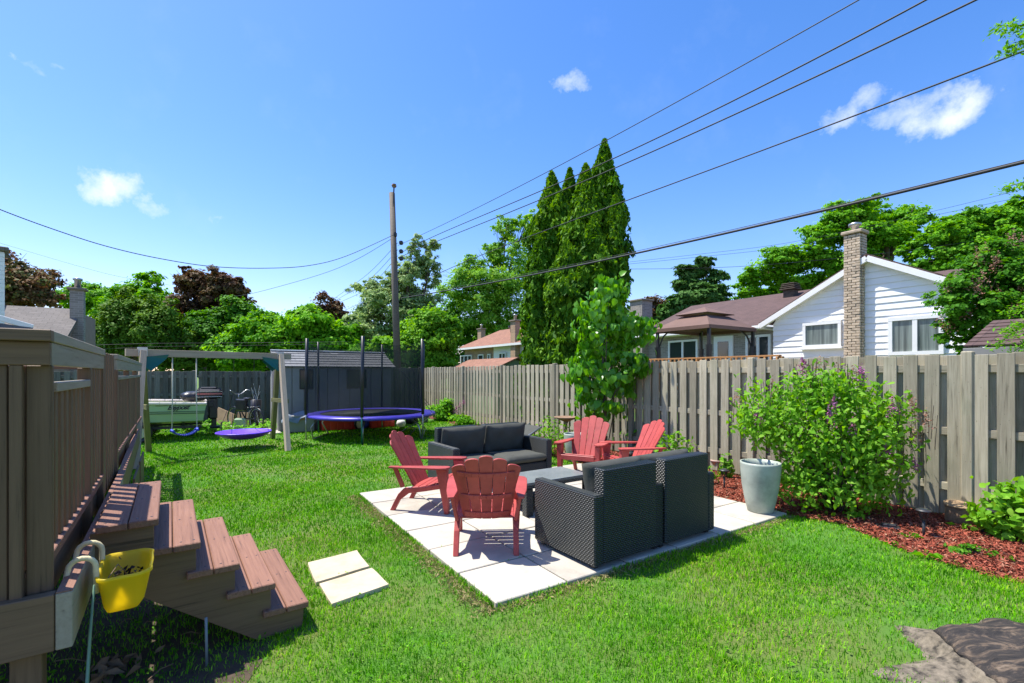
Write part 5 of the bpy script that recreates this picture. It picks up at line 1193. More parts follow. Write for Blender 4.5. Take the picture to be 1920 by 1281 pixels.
chimney(hA, 'brick_chimney', 16.8, 17.5, 15.0, 15.75, .5, 5.0, M['grey_brick'], True, False)
def roofvent(U, V, z): 
    mb = MB(); mb.box((U, V, z), (.4, .4, .35)); 
    for k in range(4): mb.box((U, V, z + .22 + k * .075), (.62 - .04 * k, .62 - .04 * k, .035), None, .01)
    mb.build('roof_vent', M['bark'], hA)
q = uvz(1473, 552, 20.0); roofvent(20.4, q.y, 4.9); roofvent(20.0, 3.6, 5.0); roofvent(20.0, 2.3, 4.8)
# neighbour deck rail with balusters
nd = thing('deck_railing', 'new orange cedar railing of the neighbour deck just above the fence top', 'railing', (0, 0, 0), AP)
va, vb = 9.06, 5.2
plank('top_rail', (10, va, 1.99), (10, vb, 1.99), .10, .035, M['cedar'], nd); plank('bottom_rail', (10, va, 1.25), (10, vb, 1.25), .05, .06, M['cedar'], nd)
v = vb + .05
while v < va: plank('baluster', (9.955, v, 1.12), (9.955, v, 1.965), .036, .036, M['cedar'], nd, (0, 1, 0)); v += .128
for v in (va, 7.2, vb): plank('post', (10.03, v, 0), (10.03, v, 1.972), .088, .088, M['cedar'], nd, (0, 1, 0))
plank('deck_board', (10, (va + vb) / 2, 1.1), (14.5, (va + vb) / 2, 1.1), va - vb, .04, M['fence'], nd)
# gazebo
n0 = uvz(1330, 607, 1); 
gc = (12.1, 8.1); GW, GL = 2.55, 2.1; gz = thing('gazebo', 'brown fabric gazebo with two-tier roof in front of the white house', 'gazebo', (0, 0, 0), AP)
r_ = ray(1330); Yn = 14.2; Un = Yn * (.841 * r_ + .541); Vn = Yn * (.841 - .541 * r_); ze = 1.62 + 92 / F * Yn
cs = [(Un, Vn), (Un + GW, Vn), (Un + GW, Vn + GL), (Un, Vn + GL)]; cc = (Un + GW / 2, Vn + GL / 2)
za = ze + .50; up = [(cc[0] + (x - cc[0]) * .46, cc[1] + (y - cc[1]) * .46) for x, y in cs]; zu = ze + .40
for i in range(4):
    a, b_ = cs[i], cs[(i + 1) % 4]; c_, d = up[(i + 1) % 4], up[i]
    slab3('canopy_panel', [(*a, ze), (*b_, ze), (*c_, zu), (*d, zu)], .015, M['canopy'], gz)
    MB().beam((*a, ze - .05), (*b_, ze - .05), .02, .11).build('valance', M['canopy'], gz)
    q0, q1 = [(cc[0] + (x - cc[0]) * 1.28, cc[1] + (y - cc[1]) * 1.28) for x, y in (up[i], up[(i + 1) % 4])]
    mb = MB(); mb.add([(*q0, zu + .07), (*q1, zu + .07), (cc[0], cc[1], zu + .34)], [(0, 1, 2)]); mb.add([(*q0, zu + .055), (*q1, zu + .055), (cc[0], cc[1], zu + .32)], [(2, 1, 0)]); mb.build('top_panel', M['canopy'], gz)
    x, y = a; x = cc[0] + (x - cc[0]) * .93; y = cc[1] + (y - cc[1]) * .93
    MB().beam((x, y, 1.1), (x, y, ze - .02), .09, .09, (0, 1, 0), .01).build('post', M['black_metal'], gz)
    mb = MB(); mb.tube([(x, y, ze - .75), (x + (cc[0] - x) * .12, y + (cc[1] - y) * .12, ze - .25), (x + (cc[0] - x) * .3, y + (cc[1] - y) * .3, ze + .02)], .03, 6); mb.tube([(x, y, ze - .6), (x + (cc[0] - x) * .05, y + (cc[1] - y) * .05, 1.3)], [.10, .04], 8); mb.build('bracket', M['black_metal'], gz)
# middle house
hB = thing('brick_house', 'low house with reddish hip roof and tan brick chimney beyond the cedars', 'house', (0, 0, 0), AP)
slab3('brick_wall', [(15.1, 29.6, 0), (15.1, 25.6, 0), (15.1, 25.6, 3.3), (15.1, 29.6, 3.3)], .04, M['tan_brick'], hB)
MB().box((18, 24.4, 1.6), (5.6, 10.2, 3.2)).build('wall_core', M['mortar'], hB)
z = 1.4
while z < 3.3: plank('siding_board', (15.08, 19.3, z), (15.08, 25.58, z), .02, .24, M['siding'], hB, (.06, 0, 1)); z += .235
slab3('roof', [(14.7, 30.1, 3.35), (14.7, 18.8, 3.35), (17.2, 20.8, 4.62), (17.2, 28.3, 4.62)], .06, M['orange_roof'], hB)
slab3('roof', [(19.7, 18.8, 3.35), (19.7, 30.1, 3.35), (17.2, 28.3, 4.62), (17.2, 20.8, 4.62)], .06, M['orange_roof'], hB)
slab3('roof', [(14.7, 18.8, 3.35), (19.7, 18.8, 3.35), (17.2, 20.8, 4.62)], .06, M['orange_roof'], hB); slab3('roof', [(19.7, 30.1, 3.35), (14.7, 30.1, 3.35), (17.2, 28.3, 4.62)], .06, M['orange_roof'], hB)
MB().beam((14.66, 30.1, 3.30), (14.66, 18.8, 3.30), .06, .13).build('fascia_board', M['white'], hB)
for p0, p1, y0, y1, n_ in ((866, 887, 667, 692, 3), (899, 909, 665, 682, 1), (917, 922, 664, 682, 1), (938, 951, 662, 676, 2), (980, 990, 661, 672, 1)):
    a = uvz(p0, y0, 15.1); b_ = uvz(p1, y1, 15.1); window(hB, 15.03, b_.y, a.y, b_.z, a.z, n_, .07, 'glass', False)
chimney(hB, 'chimney', 14.72, 15.05, 22.55, 23.05, .5, 4.62, M['tan_brick'])
chimney(hB, 'chimney', 18.5, 18.9, 33.4, 34.0, .5, 5.2, M['tan_brick'])
mb = MB(); mb.lathe([(.18, 0), (.18, .25), (.30, .3), (.30, .42), (.001, .5)], 14, (16.4, 25.4, 4.25)); mb.build('roof_vent', M['black'], hB)
sB = thing('green_shed', 'small shed with green gable and reddish roof just above the fence', 'shed', (0, 0, 0), AP)
MB().box((9.5, 16.2, .86), (1.9, 3.3, 1.7)).build('wall', M['hull'], sB)
MB().prism([(8.45, 1.72), (10.55, 1.72), (9.5, 2.13)], .05, Matrix.Translation((0, 14.5, 0)) @ Matrix(((1, 0, 0, 0), (0, 0, -1, 0), (0, 1, 0, 0), (0, 0, 0, 1)))).build('gable', M['shed_grey'] if False else plain('grey_green_gable', (.17, .24, .20), .6), sB)
slab3('roof', [(8.3, 18.2, 1.70), (8.3, 14.35, 1.70), (9.5, 14.35, 2.19), (9.5, 18.2, 2.19)], .04, M['orange_roof'], sB); slab3('roof', [(10.7, 14.35, 1.70), (10.7, 18.2, 1.70), (9.5, 18.2, 2.19), (9.5, 14.35, 2.19)], .04, M['orange_roof'], sB)
# shed roof at the right edge
sC = thing('shingled_hut', 'low hut with brown shingled roof just behind the right fence', 'hut', (0, 0, 0), AP)
MB().box((9.4, -.2, .9), (2.5, 4.0, 1.8)).build('wall', M['bark'], sC)
n_ = 7
for k in range(n_):
    f0, f1 = k / n_, (k + 1) / n_; MB().beam((8 + 1.3 * f0, -.15, 1.95 + .40 * f0 + .012), (8 + 1.3 * f1 + .02, -.15, 1.95 + .40 * f1 + .006), 4.1, .022, (0, 0, 1), .002).build('shingle_course', M['brown_roof'], sC)
    o = sC.children[-1]
slab3('roof', [(10.6, -2.2, 1.95), (10.6, 1.9, 1.95), (9.3, 1.9, 2.35), (9.3, -2.2, 2.35)], .03, M['brown_roof'], sC)
plank('fascia_board', (7.99, -2.2, 1.89), (7.99, 1.9, 1.89), .03, .09, M['shed_grey'], sC)
# left house
hC = thing('grey_roof_house', 'grey shingled house with brick chimney at the left, beyond the deck', 'house', (0, 0, 0), AP)
slab3('roof', [(-14, 18.6, 2.1), (-3.75, 18.6, 2.1), (-3.75, 22, 3.82), (-14, 22, 3.82)], .08, M['grey_roof'], hC); slab3('roof', [(-3.75, 25.4, 2.1), (-14, 25.4, 2.1), (-14, 22, 3.82), (-3.75, 22, 3.82)], .08, M['grey_roof'], hC)
MB().box((-8.9, 22, 1.1), (9.9, 6.2, 2.2)).build('wall', M['pinkwall'], hC)
MB().prism([(19, 2.1), (24.9, 2.1), (22, 3.7)], .1, Matrix.Translation((-3.95, 0, 0)) @ Mw).build('gable', M['pinkwall'], hC)
MB().box((-3.80, 23.1, 2.6), (.12, 1.9, 2.2)).build('wing_wall', M['pinkwall'], hC)
chimney(hC, 'chimney', -3.95, -3.6, 21.2, 21.5, 0, 4.42, M['grey_brick'])
mb = MB(); mb.box((-6.2, 21.9, 4.0), (1.0, .5, .3), None, .05); mb.build('roof_vent', M['black'], hC)
hD = thing('sided_chimney', 'sliver of a pale sided chimney at the left picture edge', 'chimney', (-14.05, 13.0, 0), R(47.2))
MB().box((-.6, .5, 2.5), (1.18, .98, 4.95)).build('wall', M['siding'], hD)
z = 2.2
while z < 4.95: MB().box((-.6, -.005, z), (1.2, .03, .118), None, .004).build('siding_board', M['siding'], hD); z += .122
MB().box((-.6, .5, 5.05), (1.36, 1.2, .12), None, .02).build('cap', M['grey_roof'], hD)
hE = thing('roof_edge', 'white roof edge of the nearest left house above the deck rail', 'roof', (0, 0, 0))
slab3('roof', [atY(-60, 600, 11.2), atY(62, 616, 12.2), atY(50, 628, 12.0), atY(-60, 628, 11.0)], .06, M['grey_roof'], hE); MB().beam(atY(-60, 580, 11.2), atY(62, 614, 12.2), .05, .14, (0, 0, 1), .01).build('fascia_board', M['white'], hE)
# ================================================================ UTILITY POLE AND WIRES
PP = Vector((-4.65, 19.3, 0)); up_ = thing('utility_pole', 'tall weathered wooden utility pole carrying all the wires', 'utility pole', PP)
tp = atY(735, 362, 19.3) - PP
MB().tube([(0, 0, 0), tp * .5, tp], [.155, .135, .115], 16).build('pole', M['pole'], up_, True)
MB().tube([tp + Vector((.06, -.08, -.6)), tp + Vector((.10, -.06, .25))], .03, 8).build('pin', M['black_metal'], up_)
MB().lathe([(.03, 0), (.09, .02), (.06, .05), (.11, .07), (.06, .10), (.09, .13), (.001, .16)], 16, tp + Vector((.10, -.06, .2))).build('insulator', M['rock'], up_, True)
for z in (6.95, 6.6, 6.3): MB().box((.12, -.12, z), (.16, .16, .16), None, .04).build('insulator', M['black'], up_)
MB().box((-.14, -.06, 7.3), (.14, .14, .2), None, .04).build('wire_clamp', M['black'], up_)
def wireP(px, py, U=6.55): r = ray(px); Y = U / (.841 * r + .541); return Vector((r * Y, Y, H + (HY - py) / F * Y))
def wire(label, pts, r, group='wires running from the pole to the upper right'):
    # smooth through the points
    P = [Vector(p) for p in pts]; o_ = []
    if len(P) > 5 and group.startswith('wires running from the pole to the upper'):
        d_ = (P[-1] - P[0]); d_.z = 0; Lw = d_.length; tt = [((p - P[0]).dot(d_)) / Lw / Lw for p in P]; cz = np.polyfit(tt, [p.z for p in P], 3); q0 = P[0].copy(); P = [Vector((q0.x + d_.x * t, q0.y + d_.y * t, float(np.polyval(cz, t)))) for t in np.linspace(0, 1.25, 16)]
    for i in range(len(P) - 1):
        p0, p1, p2, p3 = P[max(i - 1, 0)], P[i], P[i + 1], P[min(i + 2, len(P) - 1)]
        for k in range(6):
            t = k / 6; o_.append(.5 * ((2 * p1) + (-p0 + p2) * t + (2 * p0 - 5 * p1 + 4 * p2 - p3) * t * t + (-p0 + 3 * p1 - 3 * p2 + p3) * t ** 3))
    o_.append(P[-1]); o = MB().tube(o_, r * .72, 6).build('wire', M['wire'], None, True); tag(o, label, 'wire', group); return o
def ext(P, n=1, L_=6, up=0.2): d = (P[-1] - P[-2]).normalized(); return P + [P[-1] + d * L_ + Vector((0, 0, up * L_ * .3))]
W1 = [(746, 461), (799, 435), (917, 381), (1039, 315), (1175, 240), (1400, 122), (1608, 0)]
W2 = [(748, 478), (780, 456), (937, 394), (1014, 359), (1158, 292), (1263, 242), (1500, 122), (1745, 0)]
W3 = [(748, 484), (780, 467), (945, 405), (1012, 375), (1155, 313), (1278, 257), (1550, 137), (1830, 0)]
W4 = [(798, 528), (820, 509), (907, 480), (986, 446), (1100, 405), (1177, 373), (1278, 336), (1600, 222), (1920, 94)]
W5 = [(750, 560), (780, 554), (892, 536), (990, 517), (1136, 487), (1278, 457), (1480, 408), (1700, 358), (1920, 305)]
wire('topmost thin wire rising from the pole to the upper right', [wireP(*p) for p in W1], .011)
wire('second wire from the top, rising from the pole', [wireP(*p) for p in W2], .015)
wire('third wire from the top, close below the second', [wireP(*p) for p in W3], .015)
wire('fourth wire, ending in a hook near the silvery tree', [wireP(*p) for p in W4], .013)
wire('thickest cable crossing low over the fence and cedars', [wireP(*p) for p in W5], .024)
wire('thin wire lashed just above the thickest cable', [wireP(p[0], p[1] - 4) for p in W5], .006)
LG = 'wires running from the pole to the left'
wire('dark service cable sagging from the pole to the upper left', [Vector((-4.8, 19.2, 7.3))] + [atY(x, y, Y) for x, y, Y in ((650, 480, 17.3), (580, 498, 16), (500, 503, 14.7), (400, 500, 13.4), (300, 485, 12.2), (200, 462, 11.2), (100, 430, 10.2), (0, 393, 9.4), (-80, 358, 8.8))], .015, LG)
wire('thin wire dropping from the pole towards the red-brown maple', [Vector((-4.8, 19.2, 7.2)), atY(670, 486, 20.5), atY(600, 515, 22.5), atY(487, 547, 26), atY(440, 556, 28)], .013, LG)
wire('faint straight wire low in the left sky', [atY(-20, 450, 26), atY(150, 500, 28), atY(230, 520, 29), atY(320, 535, 30)], .008, LG)
CG = 'pale clotheslines over the swing set'
wire('upper pale clothesline above the swing beam', [atY(180, 647, 15), atY(300, 644, 16), atY(450, 643, 17.4), atY(660, 641, 18.6)], .009, CG)['category'] = 'clothesline'
wire('lower pale clothesline above the swing beam', [atY(185, 655, 15), atY(300, 650, 16), atY(450, 648, 17.4), atY(660, 645, 18.6)], .007, CG)['category'] = 'clothesline'
BG = 'wires running on from the pole beyond the garden'
for i, (z0, yy2, lb) in enumerate(((6.98, 556, 'highest of the wires going down left behind the pole'), (6.7, 562, 'middle wire going down left behind the pole'), (6.45, 570, 'third wire going down left behind the pole'), (5.6, 590, 'lowest wire going down left behind the pole'))):
    wire(lb, [Vector((-4.7, 19.3, z0)), wireP(690, (455 + 20 * i + yy2) / 2 + 8, 6.53), wireP(632, yy2, 6.53), wireP(600, yy2 + 22, 6.53)], .012, BG)
wire('thin wire at cedar height running level to the right', [atY(1100, 505, 22), atY(1385, 500, 22), atY(1700, 470, 22), atY(1960, 430, 22)], .012, 'thin wires over the white house')
wire('upper of two thin wires over the roof of the white house', [atY(1100, 500, 20), atY(1300, 478, 19), atY(1480, 455, 18), atY(1700, 408, 17), atY(1960, 345, 16)], .008, 'thin wires over the white house')
wire('lower of two thin wires over the roof of the white house', [atY(1100, 503, 20), atY(1300, 483, 19), atY(1480, 462, 18), atY(1700, 415, 17), atY(1960, 360, 16)], .008, 'thin wires over the white house')
# ================================================================ GARDEN PLANTS
heart = leaf_shape('heart_leaf', M['lf_heart'], .125, .105, True); oval = leaf_shape('oval_leaf', M['lf_lime'], .085, .042); small = leaf_shape('small_leaf', M['lf_lime'], .06, .032)
ovl = leaf_shape('lime_leaf', M['lf_lime'], .085, .05)
def pb(Y, lst, base):
    s = Y / F; r = []
    for q in lst:
        px, py, rx, ry = q[:4]; dy = q[4] if len(q) > 4 else random.uniform(-.4, .4)
        c = atY(px, py, Y) - Vector(base); c.y += dy * rx * s; r.append((tuple(c), (rx * s, min(rx, ry) * s, ry * s)))
    return r
b0 = (1.76, 9.0, 0)
T = bush('small_tree', 'small bright green tree with drooping heart-shaped leaves in front of the fence', 'tree', b0, pb(9.0, [(1142, 548, 32, 28), (1125, 580, 42, 32), (1170, 605, 45, 28), (1120, 625, 45, 28), (1190, 622, 42, 22), (1135, 660, 58, 30), (1100, 692, 42, 26), (1150, 715, 48, 32), (1085, 715, 26, 20), (1125, 760, 45, 24), (1185, 680, 30, 26)], b0),
         heart, M['lf_heart'], 2300, 300, (0, 0, -1.2), None, 4, .26, .3)
mb = MB(); mb.tube([(0, 0, 0), (.02, 0, .8), (-.02, .02, 1.7), (.05, 0, 3.2)], [.045, .038, .03, .008], 10)
for q in pb(9.0, [(1125, 580, 42, 32), (1180, 615, 45, 28), (1100, 692, 42, 26), (1160, 715, 48, 32)], b0): e = Vector(q[0]); mb.tube([(0, 0, e.z * .55), e * .6 + Vector((0, 0, e.z * .22)), e], [.018, .012, .004], 6)
mb.build('trunk', M['bark'], T, True)
LB = (3.76, 5.46, 0)
lbl = [((0, 0, .98), (.62, .5, .5)), ((-.52, .28, 1.12), (.48, .42, .42)), ((-.72, .32, 1.05), (.28, .3, .24)), ((.30, -.18, 1.02), (.38, .35, .42)), ((-.18, .1, 1.42), (.45, .38, .28)), ((0, .05, .5), (.55, .42, .33)), ((-.30, .25, .62), (.35, .35, .35)), ((0, -.05, .25), (.62, .42, .25)), ((.3, -.15, .7), (.4, .35, .4)), ((.05, .0, 1.45), (.35, .3, .22))]
T = bush('lilac_bush', 'large wide lilac bush with fading purple blooms on the red mulch', 'bush', LB, lbl, oval, M['lf_lime'], 9500, 300, (0, 0, -.25), None, 26, .24, .35, (.5, 1.05), .013)
def blooms(T, pts, mat, r, n, name='bloom', rl=None, size=.018):
    for p in pts:
        k = RNG.normal(size=(n, 3)) * [r * .45, r * .45, r]; k[:, :2] *= (1 - np.clip(k[:, 2:] / r / 2.2, -.6, .6)); 
        link(name, leaves_mesh(name, k + np.array(p), rnorm(n), size, M[mat], 1.2, .2), T)['kind'] = 'stuff'
pts = [(-.85 + .0, .1, 1.1), (-.22, -.30, 1.28), (-.30, -.34, 1.14), (.32, -.42, 1.24), (.28, -.40, .78), (.62, -.35, .62), (-.05, -.36, 1.05), (.15, -.2, 1.62), (-.35, .05, 1.72)]
blooms(T, pts, 'lilac', .05, 90)
pts2 = [(-.3, .1, 1.66), (-.12, .1, 1.72), (.05, .05, 1.66), (.2, .0, 1.6), (.6, -.35, 1.28), (.66, -.32, 1.2), (.7, -.4, 1.1), (-.62, .2, 1.45), (-.95, .4, 1.3), (.55, -.42, .95)]
blooms(T, pts2, 'fadedbloom', .06, 60, 'faded_bloom')
mb = MB()
for k in range(60):
    a = Vector(random.choice(pts2)) + Vector((random.uniform(-.15, .15), random.uniform(-.1, .1), 0)); mb.tube([a + Vector((0, 0, -.3)), a + Vector((random.uniform(-.04, .04), 0, .07))], .003, 4)
mb.build('twigs', M['bark'], T)['kind'] = 'stuff'
for (px, py, dy, R_, n, nparts, lb, lm, mt, ln, nm) in [
    (1903, 1010, .0, .30, 1100, 300, 'lime green leafy shrub at the fence, right of the cut log', ovl, 'lf_lime', 1.0, 'shrub'),
    (1037, 862, .35, .42, 900, 120, 'dense bright green shrub between lounger and tall pot', small, 'lf_lime', 1.0, 'shrub'),
    (1283, 905, .55, .28, 420, 120, 'tall leafy plant against the fence behind the near sofa', oval, 'lf_lime', 1.5, 'leafy_plant'),
    (1318, 915, .15, .24, 520, 120, 'low bright green fern-like plant behind the near sofa', small, 'lf_lime', .8, 'leafy_plant')]:
    b = at(px, py) + Vector((0, dy, 0)); s = R_
    T = bush(nm, lb, 'shrub' if nm == 'shrub' else 'plant', tuple(b), [((0, 0, s * .85 * ln), (s, s * .8, s * .75 * ln)), ((s * .5, 0, s * .55 * ln), (s * .6, s * .6, s * .5 * ln)), ((-s * .5, 0, s * .5 * ln), (s * .6, s * .6, s * .5 * ln)), ((0, 0, s * 1.4 * ln), (s * .5, s * .4, s * .4 * ln))], lm, M[mt], n, nparts, (0, 0, .1), None, 8, .28, .3)
def farbush(nm, lb, px, py, Yo, rw, rh, n, leaf, mat, cat='shrub'):
    b = at(px, py) + Vector((0, Yo, 0)); T = thing(nm, lb, cat, b); s = b.y / F
    P, Q = crown_points([((0, 0, rh * s * .9), (rw * s, rw * s * .8, rh * s)), ((rw * s * .5, 0, rh * s * .6), (rw * s * .6,) * 2 + (rh * s * .6,))], n, .3, .3)
    k = P[:, 2] > .02; link('foliage', leaves_mesh('foliage', P[k], Q[k], leaf, M[mat], 1.6), T)
    mb = MB(); [mb.tube([(0, 0, 0), (random.uniform(-.5, .5) * rw * s, 0, rh * s)], .012, 5) for _ in range(5)]; mb.build('stem', M['bark'], T); return T
farbush('shrub', 'round bright green shrub at the fence right of the trampoline', 824, 795, 1.0, 22, 20, 1500, .07, 'lf_bright')
T = farbush('flowering_plant', 'plant with purple ball blooms beside the round shrub', 864, 803, .6, 18, 14, 900, .06, 'lf_bright', 'plant')
z_ = T.location.y / F; blooms(T, [((-.10) , 0, .62), (.02, .05, .72), (-.2, 0, .5)], 'lilac', .06, 60, 'bloom', None, .022)
mb = MB(); [mb.tube([(0, 0, .1), p], .006, 4) for p in ((-.10, 0, .6), (.02, .05, .7), (-.2, 0, .48))]; mb.build('flower_stalk', M['lf_mid'], T)
farbush('climbing_plant', 'climbing green plant on the fence behind the trampoline ladder', 748, 797, 4.2, 16, 26, 500, .08, 'lf_bright', 'plant')
farbush('leafy_plant', 'upright lime plant at the fence behind the raised lounger', 985, 822, .9, 10, 28, 300, .05, 'lf_lime', 'plant')
farbush('leafy_plant', 'dark leafy plant in shade behind the two red chairs', 1235, 868, .9, 38, 26, 1100, .06, 'lf_mid', 'plant')
farbush('ground_plant', 'dark spreading leaves under the two red chairs at the bed edge', 1160, 885, .5, 36, 10, 500, .05, 'lf_mid', 'plant')
farbush('yellow_plant', 'slim yellow-green plant between clay pot and tall pot', 1376, 905, .25, 10, 26, 150, .05, 'lf_lime', 'plant')
farbush('low_plant', 'low green plant at the fence foot left of the cut log', 1745, 945, .3, 22, 8, 220, .05, 'lf_lime', 'plant')
farbush('herb_clump', 'small grey-green herb clump in open red mulch', 1832, 1045, .05, 34, 12, 260, .022, 'lf_mid', 'plant')
farbush('grass_tuft', 'grass tuft on the mulch beside the black spotlight', 1618, 978, .1, 14, 8, 60, .04, 'lf_bright', 'plant')
def rosette(lb, px, py, n, l):
    b = at(px, py); T = thing('weed', lb, 'weed', b, 0, 'weeds sprouting in the red mulch')
    mb = MB()
    for k in range(n):
        a = k * 6.283 / n + random.uniform(-.3, .3); d = Vector((math.cos(a), math.sin(a), 0)); s_ = Vector((-d.y, d.x, 0)); ll = l * random.uniform(.45, .9); w = ll * .13
        p0, p1, p2 = Vector((0, 0, .01)), d * ll * .55 + Vector((0, 0, ll * .42)), d * ll + Vector((0, 0, ll * .25)); mb.add([p0, p1 + s_ * w, p2, p1 - s_ * w], [(0, 1, 2), (0, 2, 3)])
    mb.build('leaf_rosette', M['lf_bright'], T)
rosette('weed with two long leaves left of the lone path light', 1705, 1010, 7, .15); rosette('largest weed at the mulch edge below the lone path light', 1735, 1045, 8, .17); rosette('weed at the mulch edge nearest the patio', 1668, 1022, 7, .13)
rosette('weed low in the mulch right of the herb clump', 1885, 1050, 4, .15); rosette('upright green blade in front of the cut log', 1800, 992, 3, .18)
mb = MB()
for k in range(260):
    t = random.random(); which = random.choice(['u', 'v']); 
    if which == 'u': U_, V_ = PU0 + random.choice((1, 2, 3, 4, 5)) * su, PV0 + t * (PV1 - PV0)
    else: U_, V_ = PU0 + t * (PU1 - PU0), PV0 + random.choice((1, 2, 3, 4, 5)) * sv
    if math.sin(U_ * 3.1 + V_ * 2.3) < .35: continue
    p = gw(U_, V_, .036); a = random.uniform(0, 6.28); l = random.uniform(.006, .022); mb.add([p + Vector((.003, 0, 0)), p - Vector((.003, 0, 0)), p + Vector((l * math.cos(a), l * math.sin(a), l * .9))], [(0, 1, 2)])
stuff(mb.build('joint_weeds', M['lf_bright']), 'tiny weeds in the joints of the patio slabs', 'weeds')
# undergrowth under the boat and bicycle
x = RNG.uniform(-12, -6.6, 2600); y = RNG.uniform(11.6, 14.6, 2600); k = (np.sin(x * 3.3) * np.sin(y * 4) > .05) | (RNG.uniform(size=2600) < .25); k &= ~((x > -7.5) & (y < 12.6))
P = np.stack([x[k], y[k], RNG.uniform(.02, .22, k.sum())], 1); stuff(link('weeds', leaves_mesh('weeds', P, np.tile([0, -.4, 1.], (len(P), 1)), .07, M['lf_bright'], 1.7, .1)), 'weeds growing round boat trailer and bicycle', 'weeds')
# near conifer whose branches reach in at the right edge
LT = (6.9, 5.1, 0); T = thing('larch_tree', 'near larch whose light green twigs reach in at the right edge', 'tree', LT)
mb = MB(); mb.tube([(0, 0, 0), (0, 0, 5.5)], [.12, .05], 10); P = []
for (px, py, Y, px2, py2) in ((1872, 48, 4.3, 1990, 60), (1888, 92, 4.3, 1990, 55), (1882, 352, 4.9, 2000, 330), (1868, 648, 5.2, 1990, 560), (1885, 620, 5.0, 2000, 570), (1890, 585, 5.3, 2000, 540), (1900, 660, 5.2, 2000, 600)):
    e = atY(px, py, Y) - Vector(LT); s = atY(px2, py2, Y + .1) - Vector(LT); root = Vector((0, 0, max(.5, s.z - .1)))
    mb.tube([root, s, s.lerp(e, .5) + Vector((0, 0, .03)), e], [.03, .014, .008, .003], 5)
    for t in np.linspace(0, 1, 16):
        c = np.array(s.lerp(e, t)); P.append(c + RNG.normal(size=(26, 3)) * [.035, .05, .028] + [0, 0, -.015])
for k in range(26):
    z = 1.6 + k * .18; a = k * 2.4; l = 1.15 * (1 - .55 * k / 26); e = Vector((abs(math.cos(a)) * l * .9 + .05 if math.cos(a) > 0 else math.cos(a) * l * .55, math.sin(a) * l, z + .15)); mb.tube([(0, 0, z), e], [.02, .005], 4)
    for t in np.linspace(.15, 1, 7): P.append(np.array(Vector((0, 0, z)).lerp(e, t)) + RNG.normal(size=(26, 3)) * [.09, .09, .06])
mb.build('trunk', M['bark'], T, True); P = np.concatenate(P); link('crown', leaves_mesh('crown', P, rnorm(len(P)) * .6 + [0, 0, .8], .018, M['lf_bright'], 2.6, .05), T)
# ================================================================ TREES
tree('red_maple', 'rust-coloured maple rising behind the grey roof at far left', 'tree', 34, [(20, 525, 48, 38), (-15, 492, 42, 34), (60, 548, 36, 26), (92, 563, 20, 16), (10, 570, 60, 30)], .30, 9000, 'lf_rust', 20)
tree('maple_tree', 'bright maple showing right of the left house chimney', 'tree', 40, [(150, 562, 30, 26), (190, 566, 32, 26), (215, 580, 30, 30)], .34, 6000, 'lf_bright', 180)
tree('maple_tree', 'bright maple standing above the clipped cedar hedge', 'tree', 38, [(262, 552, 45, 30), (300, 575, 32, 34), (235, 570, 30, 30)], .34, 7000, 'lf_bright', 265)
T, bl = tree('cedar_hedge', 'tall olive green cedar hedge behind deck and swing', 'hedge', 25, [(205, 625, 34, 64), (240, 612, 36, 66), (278, 610, 36, 66), (312, 628, 34, 60), (180, 650, 30, 50), (345, 655, 30, 44)], .17, 26000, 'lf_hedge', 250, None, .3, .16, .6)
tree('red_maple', 'dark red-brown maple rising left of centre', 'tree', 32, [(375, 535, 42, 36), (345, 525, 28, 22), (412, 548, 38, 36), (365, 585, 46, 42), (420, 585, 40, 40)], .28, 15000, 'lf_red', 380, None, .55, .18)
tree('round_tree', 'mid green rounded tree right of the red-brown maple', 'tree', 27, [(450, 598, 38, 42), (405, 625, 42, 42), (470, 620, 32, 42), (430, 650, 50, 36), (370, 650, 40, 34)], .22, 15000, 'lf_mid', 440, None, .4, .2)
tree('leafy_tree', 'bright green bushy tree behind the shed, left part', 'tree', 22.5, [(455, 655, 52, 34), (420, 665, 38, 26), (510, 625, 44, 38), (490, 600, 26, 22), (530, 650, 50, 40), (500, 670, 80, 26)], .20, 14000, 'lf_bright', 500)
tree('leafy_tree', 'bright green bushy tree directly above the shed ridge', 'tree', 22, [(575, 610, 40, 36), (600, 640, 48, 38), (640, 632, 34, 34), (560, 645, 50, 40), (615, 665, 60, 26), (555, 590, 22, 20)], .20, 14000, 'lf_bright', 590)
tree('purple_plum', 'small dark red tree peeking above the green ones', 'tree', 29, [(612, 575, 22, 20), (635, 590, 20, 20), (600, 590, 22, 16), (650, 608, 20, 18)], .22, 2200, 'lf_red', 625, None, .5, .3)
tree('silver_tree', 'silvery green open-crowned tree behind the utility pole', 'tree', 24, [(785, 470, 22, 30), (765, 515, 34, 32), (712, 545, 34, 30), (735, 585, 48, 36), (805, 505, 24, 30), (690, 585, 30, 26), (700, 620, 52, 34), (770, 560, 40, 36), (800, 600, 40, 40), (720, 650, 60, 34), (815, 455, 12, 10)], .15, 14000, 'lf_silver', 765, None, .6, .22, .3, trunk_r=.2, aspect=2.2, limb_n=8)
tree('leafy_tree', 'lime green bushy tree behind the trampoline net and pole', 'tree', 21.5, [(800, 640, 46, 42), (832, 622, 30, 32), (760, 665, 40, 30), (838, 660, 22, 24), (720, 668, 40, 26), (815, 600, 34, 26), (790, 672, 60, 20)], .19, 17000, 'lf_lime', 800)
